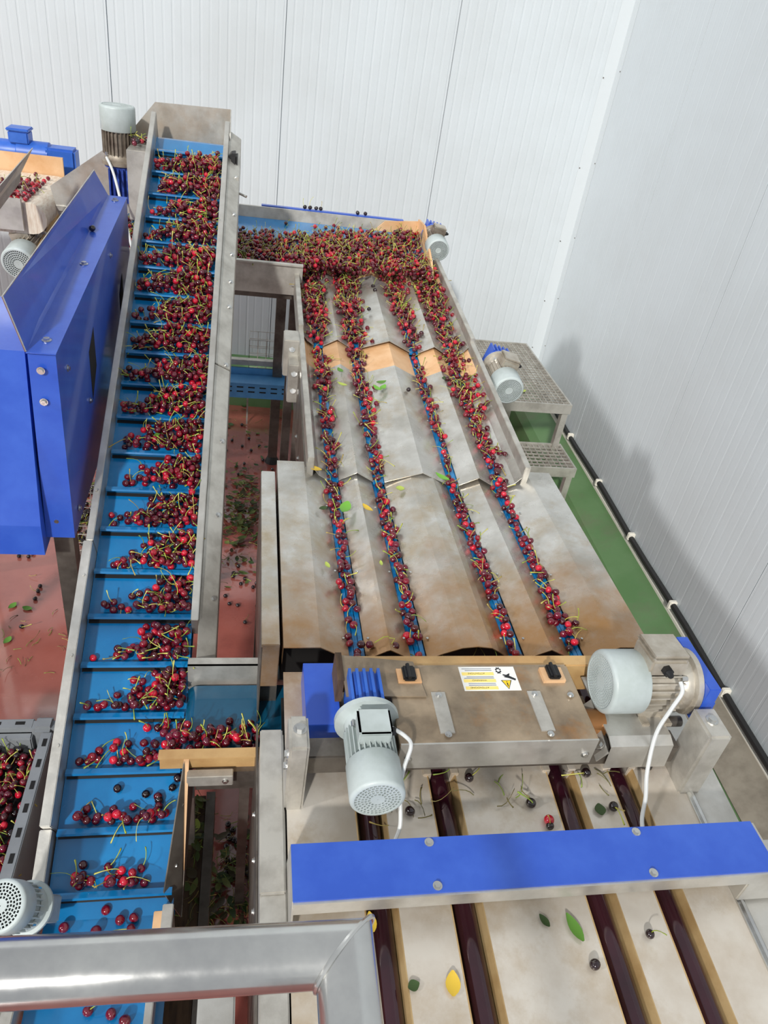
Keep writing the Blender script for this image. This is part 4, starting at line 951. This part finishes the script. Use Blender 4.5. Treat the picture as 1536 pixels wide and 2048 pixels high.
leaf(ppl(318, 872, CAM-en*(EH-.03), en), en, 'green leaf among cherries half way up the elevator', 'green', .035, .014, .2)
leaf(Vector((1.72, 4.12, .803)), UPV, 'yellowish leaf on the upper grating of the steps', 'pale green', .06, .02, .3)
for x, y, lb in ((25, 1213, 'upper left'), (55, 1218, 'upper right'), (15, 1282, 'lowest')): leaf(pz(x, y, .003), UPV, lb+' of three green leaves on the wet floor below the cabinet', 'green', .05, .018, rng.uniform(0, 3))['group'] = 'floor leaves by the cabinet'
# litter of stems, leaf scraps (nobody could count it)
lt = Heap()
def litter(p, nrm, n, spread, stems=.7):
    for i in range(n):
        q = Vector(p)+Vector((rng.gauss(0, spread[0]), rng.gauss(0, spread[1]), 0)); q.z += .003+rng.random()*spread[2]
        M = Matrix.Rotation(rng.uniform(0, 6.28), 3, 'Z') @ Matrix.Rotation(R(rng.uniform(70, 95)), 3, 'X')
        if rng.random() < stems: g, gf = rng.choice(STG); col = lin(rng.choice(GREENS[3:]+[(96, 92, 48), (120, 110, 60)])); G = g
        else:
            v_, gf = leaf_geo(rng.uniform(.03, .06), rng.uniform(.008, .018), .4); G = np.array([list(a) for a in v_]); col = lin(rng.choice(((52, 74, 34), (80, 96, 44), (70, 60, 34), (104, 112, 54)))); M = Matrix.Rotation(rng.uniform(0, 6.28), 3, 'Z') @ Matrix.Rotation(rng.gauss(0, .3), 3, 'X')
        lt.v.append(G @ np.array(M).T+np.array(q)); lt.c.append(np.tile(col, (len(G), 1))); lt.f += [tuple(lt.n+j for j in f) for f in gf]; lt.m += [1]*len(gf); lt.n += len(G)
litter(pz(482, 1030, .0), UPV, 380, (.09, .27, .03), .5); litter(pz(455, 1800, .0), UPV, 260, (.09, .12, .04)); litter(pz(480, 1690, 0), UPV, 20, (.1, .1, .005)); litter(pz(395, 1640, .5), UPV, 40, (.02, .1, .004)); litter(pz(385, 1800, .5), UPV, 25, (.02, .1, .004))
litter(pz(165, 1030, 0), UPV, 70, (.12, .25, .01)); litter(pz(60, 1290, 0), UPV, 34, (.2, .2, .004), .93); litter(pz(500, 840, 0), UPV, 60, (.2, .35, .01))
litter(dpt(.40, 1.0, 0), dn5, 14, (.03, .05, .004), 1); litter(dpt(.64, 1.02, 0), dn5, 8, (.06, .05, .002), 1); litter(dpt(.876, 1.04, 0), dn5, 8, (.02, .03, .003), 1); litter((.62, 1.355, 1.232), UPV, 70, (.1, .02, .008), .95)
lo = lt.build('stem_litter', 'litter of cherry stems and leaf scraps on the floor and deck'); lo['category'] = 'litter'
